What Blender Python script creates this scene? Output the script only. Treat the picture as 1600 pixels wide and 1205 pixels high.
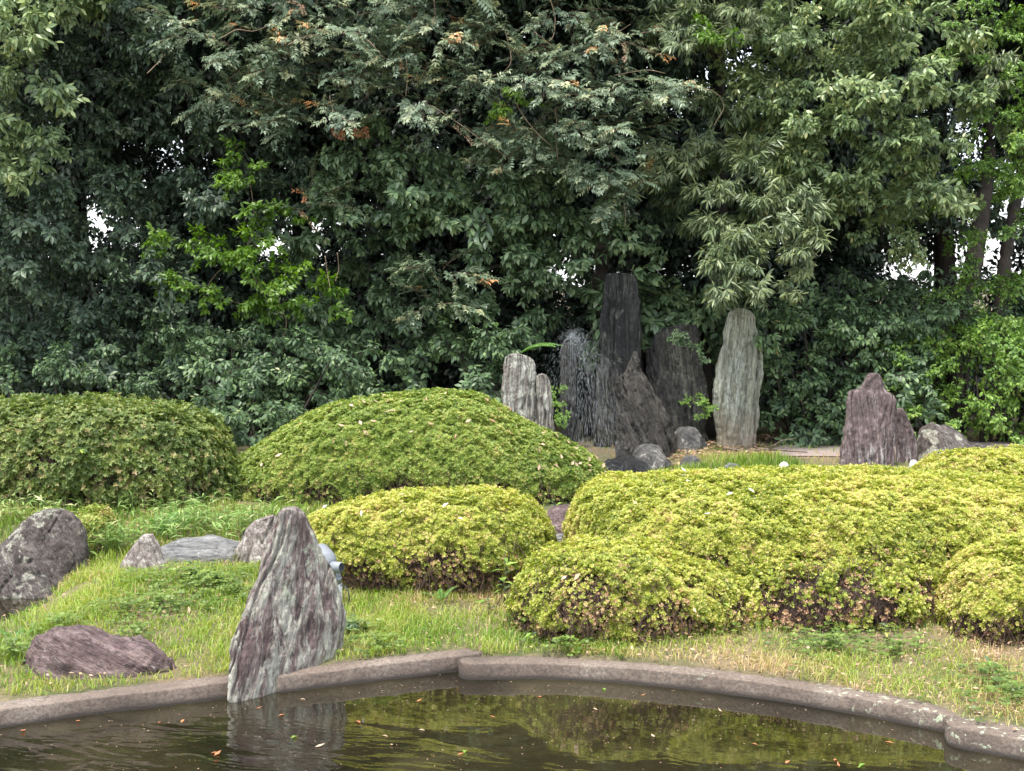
import bpy, math, random
import numpy as np
from mathutils import Matrix, Vector

SC = bpy.context.scene
for _o in list(bpy.data.objects):
    bpy.data.objects.remove(_o)
random.seed(11)
rng = np.random.default_rng(11)

# ------------------------------------------------------------------ camera, sky, sun, exposure
CAM = np.array((0.0, 0.0, 2.0))
FPX = 2000.0                                   # focal length in pixels of the 1600 px wide photograph
PITCH = math.atan(152.5 / FPX)
cam_d = bpy.data.cameras.new('camera')
cam_d.sensor_width = 36.0
cam_d.lens = FPX / 1600.0 * 36.0
cam_d.clip_start = 0.1
cam_d.clip_end = 2000.0
cam = bpy.data.objects.new('camera', cam_d)
cam.location = CAM
cam.rotation_euler = (math.radians(90) - PITCH, 0, 0)
SC.collection.objects.link(cam)
SC.camera = cam

SUN_EL, SUN_AZ = math.radians(72), math.radians(-142)   # azimuth measured from +Y towards +X
world = bpy.data.worlds.new('World')
SC.world = world
world.use_nodes = True
wn = world.node_tree
sky = wn.nodes.new('ShaderNodeTexSky')
sky.sky_type = 'NISHITA'
sky.sun_disc = False
sky.sun_elevation = SUN_EL
sky.sun_rotation = SUN_AZ
sky.air_density = 1.0
sky.dust_density = 1.5
sky.ozone_density = 1.0
bg = wn.nodes['Background']
bg.inputs['Strength'].default_value = 0.15
veil = wn.nodes.new('ShaderNodeMix')                      # thin even cloud over the whole sky
veil.data_type = 'RGBA'
veil.inputs[0].default_value = 0.6
wn.links.new(sky.outputs['Color'], veil.inputs[6])
veil.inputs[7].default_value = (6.2, 6.3, 6.5, 1)
wn.links.new(veil.outputs[2], bg.inputs['Color'])

sun_d = bpy.data.lights.new('sun', 'SUN')
sun_d.energy = 2.3
sun_d.angle = math.radians(11)
sun_d.color = (1.0, 0.95, 0.86)
sun = bpy.data.objects.new('sun', sun_d)
sv = Vector((math.sin(SUN_AZ) * math.cos(SUN_EL), math.cos(SUN_AZ) * math.cos(SUN_EL), math.sin(SUN_EL)))
sun.rotation_euler = sv.to_track_quat('Z', 'Y').to_euler()
SC.collection.objects.link(sun)

SC.view_settings.view_transform = 'Standard'
SC.view_settings.look = 'None'
SC.view_settings.exposure = 1.5
SC.view_settings.gamma = 1.0
SC.view_settings.use_curve_mapping = False
SC.render.engine = 'CYCLES'
SC.cycles.max_bounces = 6
SC.cycles.diffuse_bounces = 3
SC.cycles.glossy_bounces = 3
SC.cycles.transmission_bounces = 4
SC.cycles.transparent_max_bounces = 6

# ------------------------------------------------------------------ geometry helpers
def P(px, py, Y):
    xc = (px - 800.0) / FPX
    yc = -(py - 602.5) / FPX
    d = np.array((xc, math.cos(PITCH) + yc * math.sin(PITCH), -math.sin(PITCH) + yc * math.cos(PITCH)))
    return CAM + d * (Y / d[1])

def G(px, py, z=0.0):
    xc = (px - 800.0) / FPX
    yc = -(py - 602.5) / FPX
    d = np.array((xc, math.cos(PITCH) + yc * math.sin(PITCH), -math.sin(PITCH) + yc * math.cos(PITCH)))
    return CAM + d * ((z - CAM[2]) / d[2])

def project(p):
    d = np.asarray(p) - CAM
    f = d[1] * math.cos(PITCH) - d[2] * math.sin(PITCH)
    u = d[1] * math.sin(PITCH) + d[2] * math.cos(PITCH)
    return 800 + FPX * d[0] / f, 602.5 - FPX * u / f

def _hash(ix, iy, iz, seed):
    h = (ix.astype(np.int64) * 374761393 + iy.astype(np.int64) * 668265263 + iz.astype(np.int64) * 2147483647 + seed * 974634777) & 0xffffffff
    h = ((h ^ (h >> 13)) * 1274126177) & 0xffffffff
    h = (h ^ (h >> 16)) & 0xffffffff
    return h / 4294967295.0

def vnoise(p, seed=0):
    p = np.asarray(p, float)
    i = np.floor(p).astype(np.int64)
    f = p - i
    f = f * f * (3 - 2 * f)
    r = 0
    for dx in (0, 1):
        for dy in (0, 1):
            for dz in (0, 1):
                w = (f[..., 0] if dx else 1 - f[..., 0]) * (f[..., 1] if dy else 1 - f[..., 1]) * (f[..., 2] if dz else 1 - f[..., 2])
                r = r + w * _hash(i[..., 0] + dx, i[..., 1] + dy, i[..., 2] + dz, seed)
    return r

def fbm(p, octaves=4, seed=0, gain=0.5):
    p = np.asarray(p, float)
    a, s, t = 1.0, 0.0, 0.0
    for k in range(octaves):
        s = s + a * vnoise(p * (2.03 ** k) + 17.3 * k, seed + k)
        t += a
        a *= gain
    return s / t * 2 - 1

def unit(v):
    v = np.asarray(v, float)
    return v / np.maximum(np.linalg.norm(v, axis=-1, keepdims=True), 1e-9)

def mesh_np(name, V, F, mats, tint=None, mi=None, smooth=False):
    V = np.asarray(V, np.float32)
    F = np.asarray(F, np.int32)
    me = bpy.data.meshes.new(name)
    n, k = F.shape
    me.vertices.add(len(V))
    me.vertices.foreach_set('co', V.ravel())
    me.loops.add(n * k)
    me.loops.foreach_set('vertex_index', F.ravel())
    me.polygons.add(n)
    me.polygons.foreach_set('loop_start', np.arange(0, n * k, k, dtype=np.int32))
    if mi is not None:
        me.polygons.foreach_set('material_index', np.asarray(mi, np.int32))
    if smooth:
        me.polygons.foreach_set('use_smooth', np.ones(n, bool))
    for m in (mats if isinstance(mats, (list, tuple)) else [mats]):
        me.materials.append(m)
    if tint is not None:
        at = me.attributes.new('tint', 'FLOAT', 'POINT')
        at.data.foreach_set('value', np.asarray(tint, np.float32))
    me.update(calc_edges=True)
    me.validate()
    return me

COL = SC.collection
def tag(o, label=None, cat=None, group=None, kind=None):
    if label: o['label'] = label
    if cat: o['category'] = cat
    if group: o['group'] = group
    if kind: o['kind'] = kind
    return o

def link(name, data, parent=None, loc=None):
    o = bpy.data.objects.new(name, data)
    COL.objects.link(o)
    if parent is not None:
        o.parent = parent
    if loc is not None:
        o.location = loc
    return o

def thing(name, label, cat, loc=(0, 0, 0), group=None):
    o = link(name, None, None, loc)
    o.empty_display_size = 0.1
    return tag(o, label, cat, group)

class MB:
    """collects triangles / quads (as triangles) with a tint and a material index"""
    def __init__(s):
        s.V, s.F, s.T, s.M, s.n = [], [], [], [], 0
    def add(s, V, F, T=0.5, m=0):
        V = np.asarray(V, float).reshape(-1, 3)
        F = np.asarray(F, int).reshape(-1, 3)
        s.V.append(V); s.F.append(F + s.n)
        s.T.append(np.broadcast_to(np.asarray(T, float), (len(V),)).copy())
        s.M.append(np.full(len(F), m, int))
        s.n += len(V)
    def mesh(s, name, mats, smooth=False):
        return mesh_np(name, np.concatenate(s.V), np.concatenate(s.F), mats, np.concatenate(s.T), np.concatenate(s.M), smooth)

def tube(mb, pts, r, sides=5, T=0.5, m=0, cap=True):
    pts = np.asarray(pts, float)
    n = len(pts)
    r = np.broadcast_to(np.asarray(r, float), (n,))
    tan = unit(np.gradient(pts, axis=0))
    ref = np.array((0.13, 0.37, 0.92))
    a = unit(np.cross(tan, ref)); b = np.cross(tan, a)
    th = np.arange(sides) / sides * 2 * math.pi
    ring = pts[:, None] + r[:, None, None] * (np.cos(th)[None, :, None] * a[:, None] + np.sin(th)[None, :, None] * b[:, None])
    V = ring.reshape(-1, 3)
    F = []
    for i in range(n - 1):
        for j in range(sides):
            p, q = i * sides + j, i * sides + (j + 1) % sides
            F += [(p, q, q + sides), (p, q + sides, p + sides)]
    if cap:
        V = np.vstack([V, pts[:1], pts[-1:]])
        c0, c1 = n * sides, n * sides + 1
        for j in range(sides):
            F += [(c0, (j + 1) % sides, j), (c1, (n - 1) * sides + j, (n - 1) * sides + (j + 1) % sides)]
    mb.add(V, F, T, m)

def leaf_arrays(pos, dr, nr, L, W, T, fold=0.25, sag=0.12, simple=False, widest=0.45):
    pos = np.asarray(pos, float); n = len(pos)
    dr = unit(dr)
    nr = np.asarray(nr, float)
    nr = unit(nr - (nr * dr).sum(1, keepdims=True) * dr)
    sd = np.cross(dr, nr)
    L = np.broadcast_to(np.asarray(L, float), (n,))[:, None]
    W = np.broadcast_to(np.asarray(W, float), (n,))[:, None] * 0.5
    T = np.broadcast_to(np.asarray(T, float), (n,))
    le = pos + dr * L * widest - sd * W + nr * W * fold
    ri = pos + dr * L * widest + sd * W + nr * W * fold
    tip = pos + dr * L - nr * L * sag
    if simple:
        V = np.stack([pos, ri, tip, le], 1).reshape(-1, 3)
        b = (np.arange(n) * 4)[:, None]
        F = np.concatenate([b + np.array([[0, 1, 2]]), b + np.array([[0, 2, 3]])])
        return V, F, np.repeat(T, 4)
    mid = pos + dr * L * 0.52 - nr * W * 0.05
    V = np.stack([pos, ri, tip, le, mid], 1).reshape(-1, 3)
    b = (np.arange(n) * 5)[:, None]
    F = np.concatenate([b + np.array([[0, 1, 4]]), b + np.array([[1, 2, 4]]), b + np.array([[4, 2, 3]]), b + np.array([[0, 4, 3]])])
    return V, F, np.repeat(T, 5)

def ovate_leaves(pos, dr, nr, L, W, T, fold=0.22, sag=0.16):
    pos = np.asarray(pos, float); n = len(pos)
    dr = unit(dr)
    nr = np.asarray(nr, float)
    nr = unit(nr - (nr * dr).sum(1, keepdims=True) * dr)
    sd = np.cross(dr, nr)
    L = np.broadcast_to(np.asarray(L, float), (n,))[:, None]
    W = np.broadcast_to(np.asarray(W, float), (n,))[:, None] * 0.5
    def pt(a, w, s):
        return pos + dr * L * a + sd * W * w * s + nr * (W * fold * w - L * sag * a * a)
    V = np.stack([pos, pt(.26, .8, 1), pt(.62, .92, 1), pt(1, 0, 1), pt(.62, .92, -1), pt(.26, .8, -1), pt(.28, 0, 1), pt(.64, 0, 1)], 1).reshape(-1, 3)
    t = np.array([[0, 1, 6], [1, 7, 6], [1, 2, 7], [2, 3, 7], [3, 4, 7], [4, 5, 7], [5, 6, 7], [5, 0, 6]])
    F = ((np.arange(n) * 8)[:, None, None] + t[None]).reshape(-1, 3)
    return V, F, np.repeat(np.broadcast_to(np.asarray(T, float), (n,)), 8)

# ------------------------------------------------------------------ material helpers
def new_mat(name):
    m = bpy.data.materials.new(name)
    m.use_nodes = True
    nt = m.node_tree
    b = nt.nodes['Principled BSDF']
    return m, nt, b

def node(nt, typ, **kw):
    n = nt.nodes.new(typ)
    for k, v in kw.items():
        setattr(n, k, v)
    return n

def noise(nt, vec, scale, detail=4, rough=0.55, dist=0.0):
    n = nt.nodes.new('ShaderNodeTexNoise')
    n.inputs['Scale'].default_value = scale
    n.inputs['Detail'].default_value = detail
    n.inputs['Roughness'].default_value = rough
    n.inputs['Distortion'].default_value = dist
    if vec is not None:
        nt.links.new(vec, n.inputs['Vector'])
    return n.outputs['Fac']

def ramp(nt, fac, stops):
    r = nt.nodes.new('ShaderNodeValToRGB')
    el = r.color_ramp.elements
    while len(el) < len(stops):
        el.new(0.5)
    for e, (p, c) in zip(el, stops):
        e.position = p
        e.color = (c, c, c, 1) if isinstance(c, (int, float)) else (*c, 1)
    nt.links.new(fac, r.inputs['Fac'])
    return r.outputs['Color']

def mix(nt, fac, a, b, blend='MIX'):
    n = nt.nodes.new('ShaderNodeMix')
    n.data_type = 'RGBA'
    n.blend_type = blend
    for s, v in (('Factor', fac),):
        if isinstance(v, (int, float)): n.inputs[0].default_value = v
        else: nt.links.new(v, n.inputs[0])
    for i, v in ((6, a), (7, b)):
        if isinstance(v, tuple): n.inputs[i].default_value = (*v, 1)
        else: nt.links.new(v, n.inputs[i])
    return n.outputs[2]

def math_n(nt, op, a, b=None):
    n = nt.nodes.new('ShaderNodeMath')
    n.operation = op
    for i, v in ((0, a), (1, b)):
        if v is None: continue
        if isinstance(v, (int, float)): n.inputs[i].default_value = v
        else: nt.links.new(v, n.inputs[i])
    return n.outputs[0]

def objvec(nt, rot=(0, 0, 0), scale=(1, 1, 1), loc=(0, 0, 0)):
    tc = nt.nodes.new('ShaderNodeTexCoord')
    src = tc.outputs['Object']
    if any(rot):                                    # turn first, stretch afterwards
        mr = nt.nodes.new('ShaderNodeMapping')
        mr.inputs['Rotation'].default_value = rot
        nt.links.new(src, mr.inputs['Vector'])
        src = mr.outputs['Vector']
    mp = nt.nodes.new('ShaderNodeMapping')
    mp.inputs['Scale'].default_value = scale
    mp.inputs['Location'].default_value = loc
    nt.links.new(src, mp.inputs['Vector'])
    return mp.outputs['Vector']

def bump(nt, bsdf, h, strength, dist=0.02):
    b = nt.nodes.new('ShaderNodeBump')
    b.inputs['Strength'].default_value = strength
    b.inputs['Distance'].default_value = dist
    nt.links.new(h, b.inputs['Height'])
    nt.links.new(b.outputs['Normal'], bsdf.inputs['Normal'])

def leaf_mat(name, stops, rough=0.42, transl=0.25, spec=0.5, vary=0.25, tcol=1.6):
    """stops: colour ramp over the per-leaf tint"""
    m, nt, b = new_mat(name)
    at = node(nt, 'ShaderNodeAttribute', attribute_name='tint')
    oi = nt.nodes.new('ShaderNodeObjectInfo')
    v = math_n(nt, 'MULTIPLY', math_n(nt, 'SUBTRACT', oi.outputs['Random'], 0.5), vary)
    f = math_n(nt, 'ADD', at.outputs['Fac'], v)
    col = ramp(nt, f, stops)
    nt.links.new(col, b.inputs['Base Color'])
    b.inputs['Roughness'].default_value = rough
    b.inputs['Specular IOR Level'].default_value = spec
    tr = nt.nodes.new('ShaderNodeBsdfTranslucent')
    hue = nt.nodes.new('ShaderNodeHueSaturation')
    hue.inputs['Value'].default_value = tcol
    hue.inputs['Saturation'].default_value = 1.1
    nt.links.new(col, hue.inputs['Color'])
    nt.links.new(hue.outputs['Color'], tr.inputs['Color'])
    mx = nt.nodes.new('ShaderNodeMixShader')
    mx.inputs[0].default_value = transl
    nt.links.new(b.outputs[0], mx.inputs[1])
    nt.links.new(tr.outputs[0], mx.inputs[2])
    nt.links.new(mx.outputs[0], nt.nodes['Material Output'].inputs['Surface'])
    return m

def rock_mat(name, cols, streak, streak_lo=0.55, streak_hi=0.66, rot=(0, 0, 0), stretch=(7, 7, 1.0), lichen=(0.6, 0.6, 0.52), lichen_lo=0.62, lichen_hi=0.66, lscale=9.0, rough=0.85, seed=0.0, sfreq=1.6, moss=None, moss_lo=0.6, bumps=0.7, foot=None, crack=0.35):
    m, nt, b = new_mat(name)
    v = objvec(nt, rot, stretch, (seed, seed * 1.7, seed * 0.6))
    v2 = objvec(nt, (0, 0, 0), (1, 1, 1), (seed * 2.1, seed, seed * 1.3))
    n1 = noise(nt, v, 1.0, 10, 0.7, 0.9)
    n1b = noise(nt, v2, 9.0, 8, 0.7)
    f1 = math_n(nt, 'ADD', math_n(nt, 'MULTIPLY', n1, 0.7), math_n(nt, 'MULTIPLY', n1b, 0.3))
    c = ramp(nt, f1, [(0.38, cols[0]), (0.5, cols[1]), (0.61, cols[2])])
    v3 = objvec(nt, rot, (stretch[0] * sfreq, stretch[1] * sfreq, stretch[2] * sfreq * 0.7), (seed * 3.3 + 5, seed, 2))
    n2 = noise(nt, v3, 1.0, 12, 0.76, 1.2)
    big = noise(nt, v2, 2.2, 2, 0.5)
    s = ramp(nt, math_n(nt, 'ADD', math_n(nt, 'MULTIPLY', n2, 0.75), math_n(nt, 'MULTIPLY', big, 0.25)), [(streak_lo, 0.0), (streak_hi, 0.9)])
    c = mix(nt, s, c, streak)
    n3 = noise(nt, v2, lscale, 7, 0.7, 0.3)
    l = ramp(nt, math_n(nt, 'ADD', math_n(nt, 'MULTIPLY', n3, 0.7), math_n(nt, 'MULTIPLY', noise(nt, v2, 1.7, 2), 0.3)), [(lichen_lo, 0.0), (lichen_hi, 0.9)])
    c = mix(nt, l, c, lichen)
    # dark seams between the layers of the stone
    v4 = objvec(nt, rot, (stretch[0] * 2.2, stretch[1] * 2.2, stretch[2] * 0.8), (seed + 9, 4, seed))
    n4 = noise(nt, v4, 1.0, 9, 0.72, 1.4)
    cr = ramp(nt, n4, [(0.34, crack), (0.45, 1.0)])
    c = mix(nt, 1.0, c, cr, 'MULTIPLY')
    grit = noise(nt, objvec(nt, rot, (stretch[0] * 4, stretch[1] * 4, stretch[2] * 5), (seed, 1, 3)), 1.0, 8, 0.75, 0.5)
    c = mix(nt, 1.0, c, ramp(nt, grit, [(0.36, 0.55), (0.5, 1.0), (0.62, 1.35)]), 'MULTIPLY')
    if moss is not None:
        mm = ramp(nt, noise(nt, v2, 3.0, 6, 0.65), [(moss_lo, 0.0), (moss_lo + 0.08, 1.0)])
        c = mix(nt, mm, c, moss)
    if foot is not None:                                     # stain at the foot of the stone
        sep = nt.nodes.new('ShaderNodeSeparateXYZ')
        nt.links.new(v2, sep.inputs[0])
        z = math_n(nt, 'ADD', math_n(nt, 'SUBTRACT', sep.outputs[2], seed * 1.3), math_n(nt, 'MULTIPLY', n1b, 0.2))
        ft = ramp(nt, z, [(foot[1], 1.0), (foot[2], 0.0)])
        c = mix(nt, math_n(nt, 'MULTIPLY', ft, foot[3]), c, foot[0])
    nt.links.new(c, b.inputs['Base Color'])
    b.inputs['Roughness'].default_value = rough
    h = math_n(nt, 'ADD', math_n(nt, 'ADD', n1, math_n(nt, 'MULTIPLY', n2, 0.6)), math_n(nt, 'MULTIPLY', noise(nt, v2, 38.0, 6, 0.75), 0.5))
    h = math_n(nt, 'ADD', h, math_n(nt, 'MULTIPLY', cr, 0.4))
    bump(nt, b, h, min(1.0, bumps * 1.15), 0.06)
    return m

# ------------------------------------------------------------------ materials
M = {}
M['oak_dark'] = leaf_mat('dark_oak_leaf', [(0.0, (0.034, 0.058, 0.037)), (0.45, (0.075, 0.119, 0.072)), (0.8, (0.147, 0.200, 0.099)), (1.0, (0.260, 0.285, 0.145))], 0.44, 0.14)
M['deep_shade'] = leaf_mat('deep_shade_leaf', [(0.0, (0.025, 0.039, 0.027)), (0.5, (0.057, 0.085, 0.055)), (1.0, (0.130, 0.174, 0.106))], 0.45, 0.08)  # shade of the gaps between the trees is put into this leaf colour
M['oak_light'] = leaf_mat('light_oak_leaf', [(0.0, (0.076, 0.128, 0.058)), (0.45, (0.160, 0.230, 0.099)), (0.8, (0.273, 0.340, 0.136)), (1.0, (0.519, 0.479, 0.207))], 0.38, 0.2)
M['glossy'] = leaf_mat('glossy_leaf', [(0.0, (0.052, 0.092, 0.047)), (0.5, (0.113, 0.177, 0.086)), (0.85, (0.207, 0.283, 0.127)), (1.0, (0.338, 0.369, 0.178))], 0.33, 0.16)
M['wisteria'] = leaf_mat('wisteria_leaf', [(0.0, (0.069, 0.111, 0.069)), (0.5, (0.152, 0.213, 0.129)), (0.85, (0.252, 0.291, 0.160)), (0.97, (0.449, 0.417, 0.211)), (1.0, (0.673, 0.328, 0.149))], 0.45, 0.2)
M['narrow'] = leaf_mat('narrow_leaf', [(0.0, (0.062, 0.103, 0.055)), (0.5, (0.131, 0.179, 0.083)), (1.0, (0.275, 0.303, 0.123))], 0.4, 0.2)
M['lime'] = leaf_mat('lime_leaf', [(0.0, (0.038, 0.090, 0.012)), (0.5, (0.090, 0.180, 0.018)), (1.0, (0.180, 0.284, 0.038))], 0.42, 0.35)
M['shrub'] = leaf_mat('shrub_leaf', [(0.0, (0.039, 0.073, 0.039)), (0.5, (0.086, 0.145, 0.065)), (0.9, (0.180, 0.274, 0.101)), (1.0, (0.498, 0.413, 0.218))], 0.48, 0.2)
M['hedge_light'] = leaf_mat('light_hedge_leaf', [(0.0, (0.057, 0.127, 0.025)), (0.5, (0.139, 0.253, 0.045)), (0.9, (0.278, 0.417, 0.076)), (1.0, (0.455, 0.405, 0.127))], 0.42, 0.25)
M['az_green'] = leaf_mat('green_azalea_leaf', [(0.0, (0.044, 0.079, 0.016)), (0.45, (0.114, 0.167, 0.032)), (0.8, (0.207, 0.256, 0.055)), (0.93, (0.276, 0.237, 0.089)), (1.0, (0.276, 0.167, 0.099))], 0.5, 0.25, vary=0.07)
M['az_mid'] = leaf_mat('mid_azalea_leaf', [(0.0, (0.067, 0.122, 0.020)), (0.45, (0.195, 0.275, 0.039)), (0.75, (0.354, 0.403, 0.085)), (0.95, (0.403, 0.305, 0.122)), (1.0, (0.488, 0.317, 0.195))], 0.5, 0.25, vary=0.07)
M['az_yellow'] = leaf_mat('yellow_azalea_leaf', [(0.0, (0.065, 0.093, 0.011)), (0.3, (0.223, 0.279, 0.028)), (0.55, (0.437, 0.456, 0.070)), (0.78, (0.577, 0.521, 0.186)), (0.91, (0.484, 0.316, 0.158)), (1.0, (0.307, 0.158, 0.102))], 0.5, 0.28, vary=0.07)
M['grass'] = leaf_mat('grass_blade', [(0.0, (0.05, 0.12, 0.012)), (0.35, (0.16, 0.27, 0.03)), (0.65, (0.32, 0.39, 0.06)), (0.88, (0.42, 0.36, 0.15)), (1.0, (0.5, 0.36, 0.2))], 0.55, 0.3)
M['clover'] = leaf_mat('clover_leaf', [(0.0, (0.07, 0.12, 0.02)), (0.5, (0.14, 0.21, 0.035)), (1.0, (0.22, 0.31, 0.06))], 0.5, 0.25)
M['fern'] = leaf_mat('fern_leaf', [(0.0, (0.06, 0.15, 0.03)), (1.0, (0.2, 0.36, 0.08))], 0.5, 0.3)
M['bamboo'] = leaf_mat('bamboo_grass_leaf', [(0.0, (0.1, 0.19, 0.04)), (0.6, (0.24, 0.36, 0.1)), (1.0, (0.5, 0.5, 0.25))], 0.5, 0.3)
M['dry_tan'] = leaf_mat('dry_tan_leaf', [(0.0, (0.34, 0.2, 0.11)), (1.0, (0.55, 0.4, 0.28))], 0.7, 0.15, vary=0.9)
M['dry_orange'] = leaf_mat('dry_orange_leaf', [(0.0, (0.27, 0.09, 0.035)), (1.0, (0.42, 0.18, 0.075))], 0.6, 0.15, vary=0.9)
M['pale_petal'] = leaf_mat('pale_petal', [(0.0, (0.6, 0.56, 0.48)), (1.0, (0.78, 0.74, 0.68))], 0.6, 0.2)

def bark_mat(name, c0, c1):
    m, nt, b = new_mat(name)
    v = objvec(nt, (0, 0, 0), (9, 9, 1.6))
    n1 = noise(nt, v, 1.5, 7, 0.65, 0.5)
    nt.links.new(ramp(nt, n1, [(0.3, c0), (0.7, c1)]), b.inputs['Base Color'])
    b.inputs['Roughness'].default_value = 0.9
    bump(nt, b, n1, 0.8, 0.02)
    return m
M['bark'] = bark_mat('bark', (0.014, 0.011, 0.008), (0.055, 0.042, 0.033))
M['bark_pale'] = bark_mat('pale_bark', (0.07, 0.05, 0.038), (0.2, 0.155, 0.12))
M['twig'] = bark_mat('twig', (0.05, 0.03, 0.025), (0.17, 0.105, 0.085))
M['vine_stem'] = bark_mat('vine_stem', (0.12, 0.08, 0.05), (0.3, 0.22, 0.15))
M['stem_green'] = bark_mat('green_stem', (0.03, 0.045, 0.015), (0.1, 0.11, 0.04))

# ------------------------------------------------------------------ pond edge and ground shape
KL = [G(*p) for p in ((-420, 1200), (-200, 1168), (0, 1138), (141, 1117), (353, 1092), (452, 1081), (590, 1064), (722, 1049))]
KR = [G(*p) for p in ((717, 1063), (770, 1062), (839, 1060.5), (965, 1067), (1098, 1080), (1231, 1098), (1361, 1121), (1470, 1143), (1530, 1157))]
KE = [G(*p) for p in ((1470, 1166), (1535, 1176), (1600, 1188), (1760, 1225), (1950, 1290))]
kx = np.array([-8.0, -5.5] + [p[0] for p in KL] + [p[0] for p in KR[1:-1]] + [p[0] for p in KE[1:]] + [5.0, 7.0])
ky = np.array([1.5, 3.6] + [p[1] for p in KL] + [p[1] for p in KR[1:-1]] + [p[1] for p in KE[1:]] + [2.8, 1.5])

def yk(x):
    return np.interp(x, kx, ky)

def gz(x, y):
    x = np.asarray(x, float); y = np.asarray(y, float)
    s = y - yk(x)
    z = 0.075 + 0.058 * np.clip(s, 0, None)
    z = np.minimum(z, 0.42)
    z = z + 0.035 * np.exp(-((x + 1.75) / 0.8) ** 2 - ((y - 7.75) / 0.6) ** 2)
    z = z + 0.05 * np.exp(-((x - 1.2) / 1.6) ** 2 - ((y - 7.2) / 0.7) ** 2)
    p = np.stack([x * 1.7, y * 1.7, x * 0], -1)
    z = z + 0.03 * fbm(p, 3, 5) * np.clip(s * 2, 0, 1) * np.clip((11.3 - y) * 0.8, 0.0, 1)
    z = z - 0.17 * np.clip((-2.45 - x) * 1.8, 0, 1) * np.clip((y - 6.5), 0, 1) * np.clip(9 - y, 0, 1)
    # inlet of the pond at the far left
    d = np.sqrt(((x + 4.1) / 1.25) ** 2 + ((y - 7.9) / 0.75) ** 2)
    t = np.clip((d - 0.75) / 0.35, 0, 1)
    t = t * t * (3 - 2 * t)
    z = z * t + (-0.12) * (1 - t)
    # basin under the waterfall
    d = np.sqrt(((x - 0.88) / 0.95) ** 2 + ((y - 11.7) / 0.62) ** 2)
    t = np.clip((d - 0.7) / 0.3, 0, 1)
    z = z * t + 0.27 * (1 - t)
    # the pond itself
    t = np.clip((s - 0.05) / 0.05, 0, 1)
    z = np.where(s < 0.10, -0.4 * (1 - t) + z * t, z)
    bank = np.clip((1.6 - y) / 0.25, 0, 1)
    z = np.where(y < 1.6, z * (1 - bank) + 0.25 * bank, z)
    return z

def grid_axis(fine0, fine1, step, far):
    a = list(np.arange(fine0, fine1 + 1e-6, step))
    d, lo, hi, out0, out1 = step, fine0, fine1, [], []
    while hi < far:
        d *= 1.35; hi += d; lo -= d
        out0.append(lo); out1.append(hi)
    return np.array(out0[::-1] + a + out1)
gx = grid_axis(-4.2, 4.4, 0.05, 500)
gy = grid_axis(5.0, 14.0, 0.05, 500)
GX, GY = np.meshgrid(gx, gy, indexing='ij')
GZ = gz(GX, GY)
nx, ny = GX.shape
idx = np.arange(nx * ny).reshape(nx, ny)
quads = np.stack([idx[:-1, :-1], idx[1:, :-1], idx[1:, 1:], idx[:-1, 1:]], -1).reshape(-1, 4)
m, nt, b = new_mat('garden_soil')
v = objvec(nt)
a1 = noise(nt, v, 2.2, 6, 0.6)
a2 = noise(nt, v, 30.0, 6, 0.7)
c = ramp(nt, a1, [(0.38, (0.07, 0.085, 0.025)), (0.5, (0.13, 0.115, 0.055)), (0.62, (0.2, 0.145, 0.09))])
c = mix(nt, ramp(nt, a2, [(0.5, 0.0), (0.7, 0.6)]), c, (0.3, 0.22, 0.13))
nt.links.new(c, b.inputs['Base Color'])
b.inputs['Roughness'].default_value = 0.95
bump(nt, b, a2, 0.7, 0.03)
g = link('ground', mesh_np('ground', np.stack([GX, GY, GZ], -1).reshape(-1, 3), quads, m, smooth=True))
tag(g, kind='structure')

# water of the pond
m, nt, b = new_mat('pond_water')
v = objvec(nt)
vw = objvec(nt, (0, 0, 0.3), (1.0, 2.2, 1.0))
mud = noise(nt, v, 1.3, 6, 0.6, 0.8)
c = ramp(nt, mud, [(0.35, (0.009, 0.0075, 0.004)), (0.55, (0.022, 0.0185, 0.009)), (0.7, (0.04, 0.034, 0.016))])
fleck = noise(nt, v, 55.0, 3, 0.6)
c = mix(nt, ramp(nt, fleck, [(0.72, 0.0), (0.76, 0.5)]), c, (0.3, 0.24, 0.15))
nt.links.new(c, b.inputs['Base Color'])
b.inputs['Roughness'].default_value = 0.03
b.inputs['IOR'].default_value = 2.1
w1 = noise(nt, vw, 2.6, 2, 0.45, 0.8)
w2 = noise(nt, vw, 14.0, 2, 0.5, 0.4)
# livelier ripples in the near left part of the pond
sep = nt.nodes.new('ShaderNodeSeparateXYZ'); nt.links.new(v, sep.inputs[0])
lx = ramp(nt, math_n(nt, 'ADD', math_n(nt, 'MULTIPLY', sep.outputs[0], -0.25), math_n(nt, 'MULTIPLY', sep.outputs[1], -0.35)), [(0.0, 0.12), (1.0, 1.0)])
lx2 = math_n(nt, 'MULTIPLY', math_n(nt, 'ADD', math_n(nt, 'MULTIPLY', sep.outputs[0], -0.5), math_n(nt, 'MULTIPLY', math_n(nt, 'SUBTRACT', 5.75, sep.outputs[1]), 0.9)), 1.0)
amp = ramp(nt, lx2, [(0.35, 0.05), (1.25, 1.0)])
h = math_n(nt, 'MULTIPLY', math_n(nt, 'ADD', w1, math_n(nt, 'MULTIPLY', w2, 0.1)), amp)
bump(nt, b, h, 0.3, 0.1)
wx = np.linspace(-9, 8, 18); wy = np.linspace(1.3, 9.0, 10)
WX, WY = np.meshgrid(wx, wy, indexing='ij')
i2 = np.arange(180).reshape(18, 10)
q2 = np.stack([i2[:-1, :-1], i2[1:, :-1], i2[1:, 1:], i2[:-1, 1:]], -1).reshape(-1, 4)
wo = link('pond_water', mesh_np('pond_water', np.stack([WX, WY, WX * 0], -1).reshape(-1, 3), q2, m))
tag(wo, kind='structure')
M['water'] = m

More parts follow.
